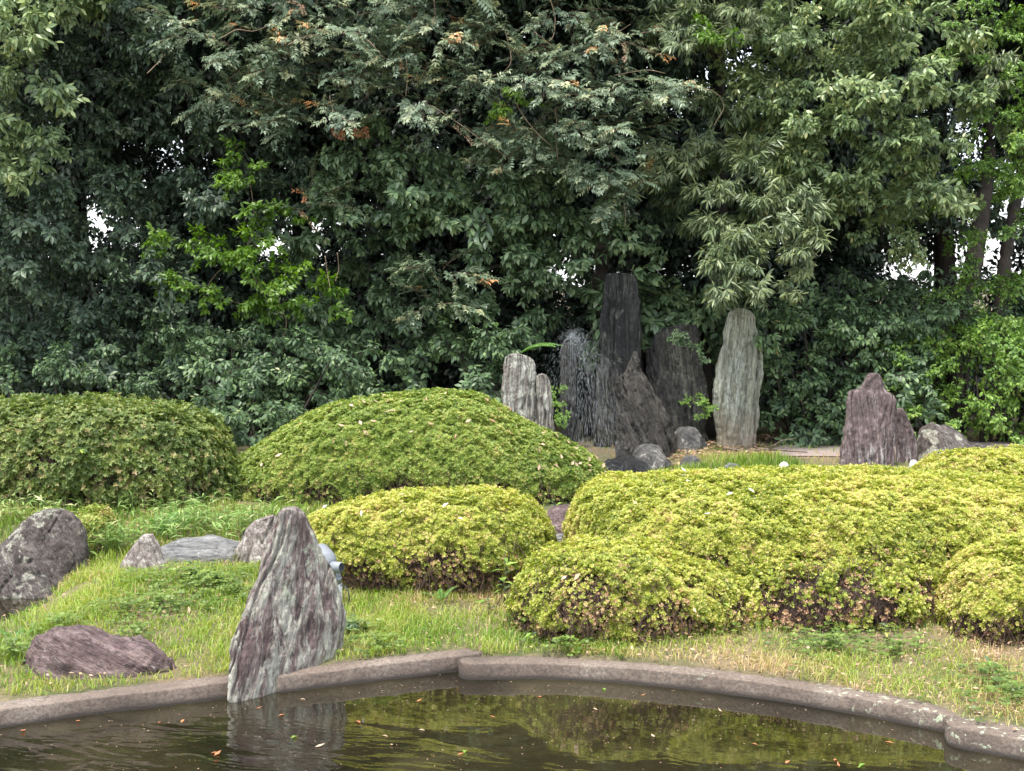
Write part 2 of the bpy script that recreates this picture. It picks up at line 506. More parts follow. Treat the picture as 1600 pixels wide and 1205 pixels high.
# ------------------------------------------------------------------ pond kerb
m, nt, b = new_mat('kerb_concrete')
v = objvec(nt)
a1 = noise(nt, v, 3.0, 6, 0.65)
a2 = noise(nt, v, 60.0, 5, 0.75)
c = ramp(nt, a1, [(0.3, (0.095, 0.07, 0.055)), (0.5, (0.18, 0.137, 0.108)), (0.7, (0.27, 0.22, 0.18))])
c = mix(nt, ramp(nt, a2, [(0.38, 0.75), (0.58, 0.0)]), c, (0.06, 0.047, 0.04))
lic = noise(nt, v, 26.0, 5, 0.7)
sepk = nt.nodes.new('ShaderNodeSeparateXYZ'); nt.links.new(v, sepk.inputs[0])
lm = math_n(nt, 'MULTIPLY', ramp(nt, lic, [(0.58, 0.0), (0.62, 1.0)]), ramp(nt, math_n(nt, 'ADD', noise(nt, v, 1.1, 3), math_n(nt, 'MULTIPLY', sepk.outputs[0], 0.12)), [(0.56, 0.0), (0.75, 0.9)]))
c = mix(nt, lm, c, (0.46, 0.52, 0.36))
sep = nt.nodes.new('ShaderNodeSeparateXYZ'); nt.links.new(v, sep.inputs[0])
wet = ramp(nt, math_n(nt, 'ADD', sep.outputs[2], math_n(nt, 'MULTIPLY', a1, 0.02)), [(0.018, 1.0), (0.038, 0.0)])
c = mix(nt, wet, c, (0.045, 0.036, 0.03))
nt.links.new(c, b.inputs['Base Color'])
b.inputs['Roughness'].default_value = 0.88
bump(nt, b, math_n(nt, 'ADD', a1, math_n(nt, 'MULTIPLY', a2, 0.5)), 0.5, 0.02)
M['kerb'] = m

def resample(pts, step):
    pts = np.asarray(pts, float)[:, :2]
    d = np.concatenate([[0], np.cumsum(np.linalg.norm(np.diff(pts, axis=0), axis=1))])
    n = max(3, int(d[-1] / step) + 1)
    t = np.linspace(0, d[-1], n)
    # Catmull-like smoothing by averaging of the linear interpolation
    x = np.interp(t, d, pts[:, 0]); y = np.interp(t, d, pts[:, 1])
    k = max(1, int(0.12 / step))
    for _ in range(2):
        for arr in (x, y):
            a = np.pad(arr, k, mode='reflect', reflect_type='odd')
            arr[:] = np.convolve(a, np.ones(2 * k + 1) / (2 * k + 1), 'valid')
    return np.stack([x, y], 1)

def kerb(pts, label, top=0.083, width=0.135, round0=False, round1=False):
    c = resample(pts, 0.02)
    tan = unit(np.gradient(c, axis=0))
    nrm = np.stack([-tan[:, 1], tan[:, 0]], 1)           # to the land side
    n = len(c)
    sec = [(0.0, -0.35), (0.0, 0.02), (0.0, top - 0.008), (0.002, top - 0.003), (0.007, top), (width * 0.5, top + 0.003), (width - 0.014, top), (width, top - 0.015), (width, -0.2)]
    s = np.concatenate([[0], np.cumsum(np.linalg.norm(np.diff(c, axis=0), axis=1))])
    V = []
    for k, (o, z) in enumerate(sec):
        off = np.full(n, o)
        if round0:
            e = np.clip(s / (width * 0.6), 0, 1); r = np.sqrt(1 - (1 - e) ** 2)
            off = width / 2 + (off - width / 2) * r
        if round1:
            e = np.clip((s[-1] - s) / (width * 0.6), 0, 1); r = np.sqrt(1 - (1 - e) ** 2)
            off = width / 2 + (off - width / 2) * r
        xy = c + nrm * off[:, None]
        p = np.column_stack([xy, np.full(n, z)])
        nz = fbm(p * 4.0, 3, 21)
        p[:, 2] += 0.006 * nz * (z > 0.03)
        p[:, :2] += nrm * (0.006 * fbm(p * 6.0, 3, 31))[:, None]
        V.append(p)
    V = np.stack(V, 1)
    k = len(sec)
    i = np.arange(n * k).reshape(n, k)
    F = np.stack([i[:-1, :-1], i[:-1, 1:], i[1:, 1:], i[1:, :-1]], -1).reshape(-1, 4)[:, ::-1]
    T = np.concatenate([F[:, [0, 1, 2]], F[:, [0, 2, 3]]])
    caps = []
    for r in (i[0], i[-1]):
        for j in range(1, k - 1):
            caps.append((r[0], r[j], r[j + 1]))
    T = np.concatenate([T, np.array(caps)])
    o = link('pond_kerb', mesh_np('pond_kerb', V.reshape(-1, 3), T, M['kerb'], smooth=False))
    tag(o, label, 'kerb', 'concrete kerb lengths round the pond')
    return o
kl_all = KL
kerb([*KL[:4], G(372, 1090)], 'low brown concrete kerb left of the slanted front stone')
kerb([G(436, 1083), *KL[5:], G(760, 1044.5)], 'short straight kerb between the slanted stone and the long curve', round1=False)
kerb(KR, 'long curved concrete kerb with pale lichen under the wide bush', round0=True)
kerb(KE, 'thick rounded kerb end overlapping the curve at bottom right', width=0.2, round0=True, top=0.09)

# paved path behind the stones
m, nt, b = new_mat('path_paving')
v = objvec(nt)
a2 = noise(nt, v, 25.0, 5, 0.7)
nt.links.new(ramp(nt, a2, [(0.3, (0.22, 0.165, 0.15)), (0.7, (0.32, 0.26, 0.24))]), b.inputs['Base Color'])
b.inputs['Roughness'].default_value = 0.9
xs = np.linspace(2.45, 14, 40)
pv, pf = [], []
for i, x in enumerate(xs):
    y0 = 11.75 + 0.25 * math.sin(x * 0.7) - 0.02 * x
    w = 1.45 * min(1.0, 0.35 + (x - 2.45) * 1.1)
    for j in range(5):
        y = y0 + w * j / 4 if j < 4 else y0 + w
        pv.append((x + 0.1 * math.sin(j * 2.1), y, float(gz(x, y)) + 0.008))
for i in range(39):
    for j in range(4):
        a = i * 5 + j
        pf.append((a, a + 5, a + 6, a + 1))
po = link('path', mesh_np('path', np.array(pv), np.array(pf), m))
tag(po, kind='structure')
# ------------------------------------------------------------------ stones
def loft_stone(name, rows, Y, ratio=0.6, slant=0.0, seed=1, amp=0.02, expo=2.6, nz=90, na=110, base_drop=0.12, strata=(0, 0, 1), depth_min=0.05, stri=0.5, rough_edge=0.9, cracks=14):
    """rows: (py, pxl, pxr) of the stone's outline from top to foot, standing at distance Y"""
    rows = sorted(rows)
    z = np.array([P(800, r[0], Y)[2] for r in rows])
    xl = np.array([P(r[1], r[0], Y)[0] for r in rows]); xr = np.array([P(r[2], r[0], Y)[0] for r in rows])
    zz = np.concatenate([[z[-1] - base_drop], z[::-1]])
    xl = np.concatenate([[xl[-1]], xl[::-1]]); xr = np.concatenate([[xr[-1]], xr[::-1]])
    zt = zz[-1]
    u = np.linspace(0, 1, nz)
    lev = zz[0] + (zt - zz[0]) * (1 - (1 - u) ** 1.35)
    L = np.interp(lev, zz, xl); R = np.interp(lev, zz, xr)
    # broken outline: each side steps in and out on its own
    rq = np.random.default_rng(seed + 77)
    def edge(k):
        e = fbm(np.stack([lev * 9.0, lev * 0 + seed, lev * 0 + k], -1), 3, seed + k) * 0.8
        st = np.zeros(nz)
        for q in range(7):
            st += rq.normal(0, 0.45) * (1 / (1 + np.exp(-np.clip((lev - rq.uniform(zz[0], zt)) * 90, -40, 40))) - 0.5)
        return (e + st * 0.5) * amp * rough_edge * np.clip((zt - lev) / (0.12 * (zt - zz[0])), 0.15, 1)
    L = L + edge(1); R = R - edge(2)
    ctr = (L + R) / 2; hw = np.maximum((R - L) / 2, 0.01)
    hmax = hw.max()
    hd = np.maximum(depth_min, ratio * (0.5 * hw + 0.5 * hmax * np.sqrt(np.clip((zt - lev) / (zt - zz[0]), 0, 1)) ))
    hd = np.minimum(hd, ratio * hmax)
    hd[-1] = min(hd[-1], hw[-1] * 1.2)
    th = np.arange(na) / na * 2 * math.pi
    c, s = np.cos(th), np.sin(th)
    ex = 2.0 / expo
    cx = np.sign(c) * np.abs(c) ** ex; sy = np.sign(s) * np.abs(s) ** ex
    x = ctr[:, None] + hw[:, None] * cx
    y = Y + hd[:, None] * sy + slant * (x - ctr.mean())
    V = np.stack([x, y, np.broadcast_to(lev[:, None], x.shape)], -1)
    # displacement: long layers along the strata plus lumps
    st = unit(np.array(strata, float))
    q = V - np.array([0, 0, 0])
    al = (q @ st)[..., None] * st
    qs = (q - al) * (1.0 / 0.11) + al * 1.1
    n1 = fbm(qs, 4, seed)
    r1 = 1 - np.abs(fbm(qs * 0.55 + 3.3, 3, seed + 50)) * 2
    n2 = fbm(q * 3.2, 4, seed + 9)
    n3 = fbm(q * 16.0, 3, seed + 19)
    nrm = np.stack([cx * np.ones_like(x) / np.maximum(hw[:, None], .05), sy * np.ones_like(x) / np.maximum(hd[:, None], .05), x * 0], -1)
    nrm = unit(nrm)
    sharp = -np.abs(n1) * 1.5 + 0.45
    d = amp * (stri * (sharp + r1 * 0.45) + 1.0 * n2)
    V = V + nrm * (d * (1 - 0.45 * np.abs(nrm[..., 0])))[..., None]
    # flat cleavage faces and little ledges
    r = np.random.default_rng(seed + 7)
    ia, ja = r.integers(2, nz - 2, 46), r.integers(0, na, 46)
    cut = np.zeros(x.shape)
    for i0, j0 in zip(ia, ja):
        pn = unit(nrm[i0, j0] + np.array((r.normal(0, 0.25), r.normal(0, 0.12), r.normal(0, 0.08))))
        over = (V - V[i0, j0]) @ pn + amp * r.uniform(0.3, 1.0)
        hh = r.uniform(0.12, 0.45) * (zt - zz[0])
        reach = np.clip(1.6 - np.abs(V[..., 2] - V[i0, j0, 2] + 0.25 * (V[..., 0] - V[i0, j0, 0])) / hh, 0, 1)
        cut = np.maximum(cut, np.clip(over, 0, amp * 1.1) * reach * np.clip((nrm @ pn) * 2 - 0.4, 0, 1))
    cut = np.minimum(cut, 1.1 * amp) * (1 - 0.75 * np.abs(nrm[..., 0]))
    V = V - nrm * (cut - 0.15 * amp)[..., None]
    # open cracks that run along the layers
    lean = st[0] / max(st[2], 0.2)
    for ck in range(cracks):
        th0 = rq.uniform(math.pi, 2 * math.pi)
        zc, zl = rq.uniform(zz[0] + 0.15 * (zt - zz[0]), zt), rq.uniform(0.15, 0.5) * (zt - zz[0])
        x0 = ctr.mean() + hmax * math.cos(th0) * 0.95
        xl_ = x0 + lean * (lev - lev.mean()) + 0.05 * fbm(np.stack([lev * 4, lev * 0 + ck, lev * 0], -1), 3, seed + ck)
        wd = rq.uniform(0.004, 0.012) * (zt - zz[0]) ** 0.3
        dd = np.exp(-((V[..., 0] - xl_[:, None]) / wd) ** 2) * np.clip(1.3 - np.abs(lev - zc) / zl, 0, 1)[:, None]
        step = np.clip((V[..., 0] - xl_[:, None]) / (wd * 8), 0, 1) * np.exp(-np.clip((V[..., 0] - xl_[:, None]) / 0.12, 0, 9)) * np.clip(1.3 - np.abs(lev - zc) / zl, 0, 1)[:, None]
        k = (sy < 0)[None, :] * 1.0
        V[..., 1] += (dd * rq.uniform(0.4, 1.1) + step * rq.uniform(-0.5, 0.5)) * amp * k
    V = V + nrm * (amp * (0.42 * n3 + 0.2 * fbm(q * 42.0, 2, seed + 29)))[..., None]
    V[-3:, :, 2] += 0.4 * amp * n2[-3:]
    if slant:                                    # the stone stands turned: give each side its own distance
        f = (Y + slant * (V[..., 0] - ctr.mean())) / Y
        V[..., 0] *= f
        V[..., 2] = CAM[2] + (V[..., 2] - CAM[2]) * f
    base = np.array((ctr[0], Y, zz[0]))
    top = V[-1].mean(0)[None]; top[0, 2] += amp * 0.3
    Vf = np.vstack([V.reshape(-1, 3), top]) - base
    i = np.arange(nz * na).reshape(nz, na)
    j = np.roll(i, -1, 1)
    Q = np.stack([i[:-1], j[:-1], j[1:], i[1:]], -1).reshape(-1, 4)
    F = np.concatenate([Q[:, [0, 1, 2]], Q[:, [0, 2, 3]]])
    cap = np.stack([i[-1], j[-1], np.full(na, nz * na)], -1)
    return Vf, np.concatenate([F, cap]), base

def ridge_stone(prof, Y, depth, z_base, seed=1, amp=0.02, nu=110, nv=60, expo=2.2, strata=(1, 0, 0), front=1.0):
    """prof: (px, py) of the top outline from left to right, lying at distance Y"""
    px = np.array([p[0] for p in prof], float)
    W = np.array([P(p[0], p[1], Y) for p in prof])
    u = np.linspace(0, 1, nu)
    us = 0.5 - 0.5 * np.cos(u * math.pi)
    x = W[0, 0] + (W[-1, 0] - W[0, 0]) * us
    zt = np.interp(x, W[:, 0], W[:, 2])
    h = np.maximum(zt - z_base, 0.004)
    hmax = h.max()
    ends = np.sqrt(np.clip(1 - np.abs(2 * us - 1) ** 3.0, 0, 1))
    a = np.linspace(0, math.pi, nv)
    ex = 2.0 / expo
    cy = -np.sign(np.cos(a)) * np.abs(np.cos(a)) ** ex
    cz = np.abs(np.sin(a)) ** ex
    dep = depth * (0.25 + 0.75 * (h / hmax) ** 0.6) * ends + 0.004
    y = Y + dep[:, None] * np.where(cy < 0, cy * front, cy)[None, :]
    z = z_base - 0.1 + (h[:, None] + 0.1) * cz[None, :]
    V = np.stack([np.broadcast_to(x[:, None], y.shape), y, z], -1)
    st = unit(np.array(strata, float))
    al = (V @ st)[..., None] * st
    qs = (V - al) * 9.0 + al * 1.3
    d = amp * (0.7 * fbm(qs, 4, seed) + 0.9 * fbm(V * 4.0, 4, seed + 3) + 0.0)
    nrm = unit(np.stack([np.broadcast_to((2 * us - 1)[:, None] ** 3, y.shape), np.broadcast_to(cy[None], y.shape), np.broadcast_to(cz[None], y.shape)], -1))
    rid = 1 - 2 * np.abs(fbm(qs * 0.5 + 7.7, 3, seed + 60))
    d = d + amp * 0.8 * (rid - 0.5)
    V = V + nrm * d[..., None]
    r = np.random.default_rng(seed + 7)
    cut = np.zeros(y.shape)
    for q in range(36):                                     # flat cleavage faces
        i0, j0 = r.integers(3, nu - 3), r.integers(4, nv - 4)
        pn = unit(nrm[i0, j0] + r.normal(0, 0.28, 3))
        over = (V - V[i0, j0]) @ pn + amp * r.uniform(0.4, 1.4)
        reach = np.clip(1.5 - np.linalg.norm(V - V[i0, j0], axis=-1) / (r.uniform(0.2, 0.6) * (x[-1] - x[0])), 0, 1)
        cut = np.maximum(cut, np.clip(over, 0, amp * 1.6) * reach)
    V = V - nrm * cut[..., None]
    V = V + nrm * (amp * (0.3 * fbm(V * 16.0, 3, seed + 5) + 0.2 * fbm(V * 45.0, 2, seed + 6)))[..., None]
    base = np.array(((W[0, 0] + W[-1, 0]) / 2, Y, z_base))
    i = np.arange(nu * nv).reshape(nu, nv)
    Q = np.stack([i[:-1, :-1], i[1:, :-1], i[1:, 1:], i[:-1, 1:]], -1).reshape(-1, 4)
    F = np.concatenate([Q[:, [0, 1, 2]], Q[:, [0, 2, 3]]])
    return V.reshape(-1, 3) - base, F, base

def stone(name, geo, mat, label, group=None, cat='stone', parent=None):
    V, F, base = geo
    o = link(name, mesh_np(name, V, F, mat, smooth=True), parent, base)
    if parent is None:
        tag(o, label, cat, group)
    return o

def crop(ox, oy, s, rows):      # outline rows measured in an enlarged crop
    return [(oy + r[0] / s, ox + r[1] / s, ox + r[2] / s) for r in rows]

PUR = ((0.085, 0.052, 0.049), (0.21, 0.142, 0.134), (0.35, 0.27, 0.25))
M['r_front'] = rock_mat('front_stone_rock', PUR, (0.6, 0.59, 0.49), 0.465, 0.54, (0, math.radians(-17), 0), (17, 17, 2.2), (0.5, 0.53, 0.4), 0.6, 0.64, 7.0, seed=1.3, bumps=0.9, sfreq=0.6)
M['r_boulder'] = rock_mat('boulder_rock', ((0.055, 0.042, 0.038), (0.13, 0.104, 0.095), (0.23, 0.195, 0.175)), (0.38, 0.37, 0.31), 0.55, 0.62, (0, 0.5, 0), (13, 13, 5), (0.5, 0.49, 0.4), 0.54, 0.57, 6.5, seed=2.1, bumps=0.9, foot=((0.05, 0.045, 0.03), 0.14, 0.3, 0.8))
M['r_grey'] = rock_mat('grey_slab_rock', ((0.09, 0.09, 0.09), (0.18, 0.178, 0.175), (0.28, 0.275, 0.265)), (0.5, 0.48, 0.46), 0.56, 0.64, (0, 0, 0), (3, 12, 22), (0.6, 0.58, 0.54), 0.58, 0.62, 10.0, seed=3.7, bumps=0.6)
M['r_pale'] = rock_mat('pale_lichen_rock', ((0.13, 0.1, 0.09), (0.27, 0.22, 0.2), (0.4, 0.35, 0.32)), (0.55, 0.5, 0.46), 0.5, 0.6, (0, 0.2, 0), (12, 12, 4), (0.62, 0.58, 0.52), 0.54, 0.58, 8.0, seed=4.4, moss=(0.12, 0.13, 0.02), moss_lo=0.62)
M['r_purple'] = rock_mat('purple_boulder_rock', ((0.085, 0.053, 0.052), (0.21, 0.143, 0.137), (0.36, 0.265, 0.245)), (0.42, 0.34, 0.32), 0.54, 0.6, (0, math.radians(62), 0), (16, 16, 2.6), (0.48, 0.5, 0.4), 0.66, 0.69, 9.0, seed=5.2, bumps=0.9)
M['r_upright'] = rock_mat('upright_pale_rock', ((0.1, 0.078, 0.068), (0.23, 0.2, 0.175), (0.35, 0.33, 0.285)), (0.5, 0.51, 0.44), 0.49, 0.56, (0, 0, 0), (16, 16, 2.0), (0.5, 0.52, 0.44), 0.6, 0.66, 7.0, seed=6.1)
M['r_green'] = rock_mat('pale_green_rock', ((0.14, 0.125, 0.09), (0.32, 0.325, 0.24), (0.45, 0.465, 0.36)), (0.52, 0.54, 0.46), 0.5, 0.57, (0, math.radians(-4), 0), (17, 17, 1.6), (0.5, 0.52, 0.45), 0.68, 0.74, 6.0, seed=7.3, foot=((0.4, 0.28, 0.19), 0.25, 0.6, 0.6), bumps=0.8)
M['r_dark'] = rock_mat('dark_standing_rock', ((0.01, 0.01, 0.011), (0.028, 0.028, 0.027), (0.095, 0.094, 0.084)), (0.17, 0.18, 0.145), 0.53, 0.6, (0, 0, 0), (15, 15, 1.8), (0.2, 0.21, 0.16), 0.58, 0.66, 6.0, seed=8.8, bumps=0.9)
M['r_notch'] = rock_mat('notched_dark_rock', ((0.02, 0.019, 0.018), (0.055, 0.053, 0.047), (0.125, 0.122, 0.1)), (0.21, 0.22, 0.165), 0.52, 0.59, (0, math.radians(8), 0), (13, 13, 1.8), (0.26, 0.27, 0.2), 0.6, 0.66, 6.0, seed=18.8, bumps=0.9)
M['r_wet'] = rock_mat('wet_dark_rock', ((0.016, 0.016, 0.018), (0.034, 0.034, 0.036), (0.065, 0.064, 0.062)), (0.09, 0.092, 0.085), 0.6, 0.7, (0, 0, 0), (15, 15, 2.0), (0.12, 0.12, 0.1), 0.7, 0.76, 8.0, rough=0.3, seed=9.9, bumps=1.0)
M['r_wetlean'] = rock_mat('leaning_wet_rock', ((0.012, 0.011, 0.01), (0.05, 0.044, 0.038), (0.125, 0.112, 0.096)), (0.17, 0.16, 0.14), 0.55, 0.63, (0, math.radians(24), 0), (15, 15, 2.6), (0.2, 0.2, 0.17), 0.64, 0.7, 8.0, rough=0.45, seed=10.7, bumps=1.0)
M['r_moss'] = rock_mat('mossy_column_rock', ((0.014, 0.015, 0.014), (0.035, 0.035, 0.033), (0.07, 0.068, 0.06)), (0.1, 0.1, 0.09), 0.6, 0.7, (0, 0, 0), (15, 15, 2.0), (0.1, 0.1, 0.08), 0.7, 0.76, 8.0, rough=0.4, seed=11.5, moss=(0.045, 0.075, 0.012), moss_lo=0.56)
M['r_right'] = rock_mat('right_purple_rock', ((0.07, 0.048, 0.048), (0.165, 0.12, 0.118), (0.27, 0.21, 0.2)), (0.52, 0.48, 0.46), 0.535, 0.585, (0, math.radians(5), 0), (15, 15, 2.0), (0.54, 0.5, 0.46), 0.63, 0.66, 9.0, seed=12.9)
M['r_small'] = rock_mat('small_dark_rock', ((0.05, 0.05, 0.048), (0.11, 0.105, 0.1), (0.2, 0.19, 0.175)), (0.35, 0.34, 0.3), 0.56, 0.62, (0, 0.4, 0), (6, 6, 3), (0.42, 0.41, 0.35), 0.52, 0.57, 14.0, seed=13.3)
M['r_white'] = rock_mat('white_rock', ((0.42, 0.42, 0.41), (0.62, 0.62, 0.6), (0.72, 0.72, 0.7)), (0.75, 0.75, 0.73), 0.6, 0.7, seed=14.3, bumps=0.3, crack=0.8)

C1 = (0, 780, 2.835); C2 = (330, 780, 2.835); C5 = (760, 400, 3.2); C6 = (1160, 480, 3.636)
front_rows = crop(*C2, [(38, 332, 378), (60, 297, 414), (100, 284, 432), (150, 265, 460), (200, 250, 478), (250, 232, 503), (300, 213, 528), (350, 200, 547), (400, 186, 560), (450, 166, 574), (500, 148, 600), (550, 128, 604), (600, 108, 597), (650, 94, 590), (700, 83, 575), (750, 77, 560), (800, 73, 540), (850, 72, 520), (910, 74, 500)])
stone('standing_stone', loft_stone('s', [(a, b + (c - b) * 0.0, c - (c - b) * 0.02) for a, b, c in front_rows], 6.36, 0.42, slant=0.85, seed=3, amp=0.022, nz=170, na=190, strata=(0.26, 0.1, 1), depth_min=0.07, expo=2.3, stri=0.8), M['r_front'], 'tall slanted purple stone streaked with white at the pond edge', cat='standing stone')
left_rows = crop(*C1, [(48, 225, 268), (62, 180, 310), (100, 125, 345), (150, 75, 362), (200, 30, 370), (250, -20, 376), (300, -60, 380), (350, -80, 388), (400, -100, 405), (450, -100, 400)])
stone('boulder', loft_stone('s', [(a, b - 8, c + 6) for a, b, c in left_rows], 8.35, 0.62, seed=13, amp=0.026, rough_edge=0.35, cracks=5, nz=100, na=120, strata=(0.5, 0, 1), expo=2.3, stri=0.35), M['r_boulder'], 'big lichen spotted brown boulder at the left edge beside dark water', cat='boulder')
pt = crop(*C1, [(158, 645, 662), (180, 622, 678), (200, 604, 691), (250, 565, 710), (300, 535, 726), (350, 518, 740), (400, 505, 748)])
stone('boulder', loft_stone('s', [(a, b - 4, c + 4) for a, b, c in pt], 8.0, rough_edge=0.4, cracks=4, ratio=0.7, seed=23, amp=0.016, nz=60, na=70, strata=(0.3, 0, 1), expo=2.2, stri=0.3), M['r_pale'], 'small pointed stone with pale lichen left of the flat grey slab', cat='boulder')
slab = [(232, 876), (250, 850), (268, 842), (289, 836.5), (317, 836), (345, 839), (374, 845), (392, 868)]
stone('boulder', ridge_stone(slab, 8.35, 0.3, float(gz(-2.0, 8.2)) - 0.06, seed=33, amp=0.016, expo=2.8), M['r_grey'], 'flat grey slab of rock lying low behind the grass mound', cat='boulder')
wr = crop(*C2, [(72, 262, 285), (90, 205, 290), (110, 178, 292), (150, 148, 290), (200, 122, 285), (250, 104, 280), (300, 96, 275)])
stone('boulder', loft_stone('s', wr, 8.2, 0.7, seed=43, amp=0.02, nz=60, na=70, strata=(0.3, 0, 1), expo=2.3, stri=0.3), M['r_pale'], 'whitish mossy rock half hidden behind the slanted stone', cat='boulder')
pb = [(110, 690), (125, 655), (150, 620), (200, 588), (250, 560), (300, 552), (350, 546), (400, 556), (440, 588), (475, 614), (520, 610), (565, 614), (610, 626), (650, 650), (700, 682), (735, 728), (748, 775)]
pb = [((p[0] - 430) * 1.12 / 2.835 + 151.7, 780 + (p[1] - 32) / 2.835) for p in pb]
stone('boulder', ridge_stone(pb, 6.27, 0.22, float(gz(-2.05, 6.2)) - 0.03, seed=53, amp=0.036, expo=2.7, strata=(1, 0, -0.5), nu=150, nv=80), M['r_purple'], 'low two humped purple boulder in the grass above the kerb', cat='boulder')

s7a = crop(*C5, [(490, 126, 170), (505, 100, 212), (525, 92, 241), (550, 87, 250), (600, 84, 250), (650, 80, 250), (700, 80, 252), (750, 82, 258), (800, 84, 262), (920, 84, 262)])
s7b = crop(*C5, [(590, 265, 290), (605, 252, 310), (640, 250, 322), (700, 250, 332), (760, 254, 338), (850, 258, 343), (930, 258, 343)])
stone('standing_stone', loft_stone('s', s7a, 11.9, 0.5, seed=63, amp=0.022, strata=(0, 0, 1), expo=3.0, stri=0.8), M['r_upright'], 'pale flat topped upright stone rising behind the large domed bush', cat='standing stone')
stone('standing_stone', loft_stone('s', s7b, 11.8, 0.6, seed=66, amp=0.02, strata=(0, 0, 1), expo=2.8, stri=0.8, nz=60, na=70), M['r_upright'], 'shorter grey upright stone right against the pale flat topped one', cat='standing stone')
tall = crop(*C5, [(86, 610, 722), (92, 600, 735), (130, 592, 748), (200, 585, 752), (300, 573, 758), (350, 569, 759), (400, 565, 761), (480, 560, 763), (550, 556, 765), (700, 548, 770), (900, 545, 780), (1010, 545, 780)])
stone('standing_stone', loft_stone('s', tall, 12.75, 0.5, seed=73, amp=0.03, strata=(0, 0, 1), expo=3.0, stri=0.9), M['r_dark'], 'tallest dark grey standing stone at the centre of the waterfall', cat='standing stone')
lean = crop(*C5, [(478, 735, 750), (520, 722, 770), (570, 690, 797), (620, 655, 823), (680, 634, 850), (740, 636, 888), (800, 640, 913), (860, 645, 934), (920, 648, 952), (1000, 640, 965), (1060, 640, 965)])
stone('standing_stone', loft_stone('s', lean, 12.2, 0.45, seed=83, amp=0.035, strata=(-0.35, 0, 1), expo=2.4, stri=0.6), M['r_wetlean'], 'leaning wet brown stone in front of the tallest dark stone', cat='standing stone')
col = crop(*C5, [(436, 385, 432), (450, 374, 444), (500, 370, 450), (600, 370, 452), (700, 372, 452), (880, 380, 452), (1010, 380, 452)])
stone('standing_stone', loft_stone('s', col, 12.5, 0.9, seed=93, amp=0.02, strata=(0, 0, 1), expo=2.6, stri=0.8, nz=70, na=60), M['r_moss'], 'narrow mossy column stone that the water sprays from', cat='standing stone')
s10 = crop(*C5, [(348, 950, 1035), (365, 870, 1052), (380, 848, 1056), (400, 834, 1060), (450, 816, 1066), (480, 803, 1070), (550, 802, 1074), (600, 812, 1090), (650, 820, 1108), (700, 830, 1115), (800, 840, 1112), (870, 850, 1105), (960, 850, 1105)])
stone('standing_stone', loft_stone('s', s10, 12.85, 0.4, seed=103, amp=0.035, strata=(-0.15, 0, 1), expo=2.8, stri=0.8), M['r_notch'], 'broad dark stone with notched top between the tallest and the pale green stone', cat='standing stone')
s11 = crop(*C5, [(262, 1240, 1285), (275, 1222, 1318), (300, 1210, 1338), (340, 1197, 1346), (380, 1186, 1356), (450, 1180, 1366), (500, 1171, 1368), (550, 1155, 1370), (600, 1145, 1372), (650, 1133, 1371), (700, 1128, 1369), (760, 1130, 1366), (830, 1138, 1360), (890, 1150, 1352), (940, 1150, 1352)])
stone('standing_stone', loft_stone('s', s11, 12.6, 0.5, seed=113, amp=0.026, strata=(0.08, 0, 1), expo=2.5, stri=0.85, nz=130, na=140), M['r_green'], 'pale green upright stone standing under the narrow leaved branch', cat='standing stone')
s12 = crop(*C6, [(376, 735, 762), (385, 720, 775), (400, 706, 786), (430, 694, 800), (460, 672, 812), (478, 615, 828), (500, 604, 862), (550, 592, 880), (600, 584, 883), (650, 580, 882), (700, 575, 880), (750, 570, 878), (800, 562, 876), (850, 556, 872), (905, 550, 868), (960, 550, 868)])
stone('standing_stone', loft_stone('s', s12, 11.3, 0.5, seed=123, amp=0.026, strata=(0.03, 0, 1), expo=2.8, stri=0.8), M['r_right'], 'purple upright stone with knobbed peak behind the wide clipped bush', cat='standing stone')
s12b = crop(*C6, [(578, 888, 902), (600, 880, 922), (640, 878, 945), (680, 876, 965), (720, 874, 980), (760, 870, 990), (800, 868, 998), (860, 866, 1004), (960, 866, 1004)])
stone('standing_stone', loft_stone('s', s12b, 11.55, 0.5, seed=126, amp=0.022, strata=(-0.1, 0, 1), expo=2.5, stri=0.8, nz=60, na=70), M['r_right'], 'smaller grey stone leaning on the right of the knobbed purple one', cat='standing stone')
s13 = [(975, 770), (985, 700), (1020, 662), (1060, 640), (1080, 633), (1120, 650), (1180, 666), (1240, 700), (1290, 740), (1340, 790), (1365, 825)]
s13 = [(1160 + p[0] / 3.636, 480 + p[1] / 3.636) for p in s13]
stone('boulder', ridge_stone(s13, 11.75, 0.35, float(gz(3.5, 11.7)) - 0.1, seed=133, amp=0.03, strata=(1, 0, -0.5)), M['r_boulder'], 'low sloping grey boulder right of the knobbed purple stone beside the path', cat='boulder')
# small stones round the foot of the waterfall
def pebble(px, py, w, h, Y, mat, label, seed, cat='stone', depth=None, group=None):
    pr = [(px - w * 0.6, py + h * 0.25), (px - w / 2, py - h * 0.1), (px - w * 0.42, py - h * 0.6), (px - w * 0.2, py - h * 0.95), (px + w * 0.08, py - h), (px + w * 0.3, py - h * 0.8), (px + w * 0.45, py - h * 0.45), (px + w / 2, py - h * 0.08), (px + w * 0.6, py + h * 0.25)]
    zb = P(px, py, Y)[2]
    return stone('rock', ridge_stone(pr, Y, depth or w / FPX * Y * 0.4, zb - 0.03, seed=seed, amp=0.075 * w / FPX * Y, nu=40, nv=26), mat, label, group, cat)
pebble(1080, 738, 46, 34, 11.5, M['r_small'], 'speckled grey rock at the foot of the waterfall beside the grass', 141, 'rock')
pebble(1145, 735, 34, 14, 11.2, M['r_grey'], 'small grey stone peeking over the wide bush near the waterfall', 142, 'rock')
pebble(1225, 733, 20, 13, 10.8, M['r_white'], 'white round stone above the wide clipped bush', 143, 'rock')
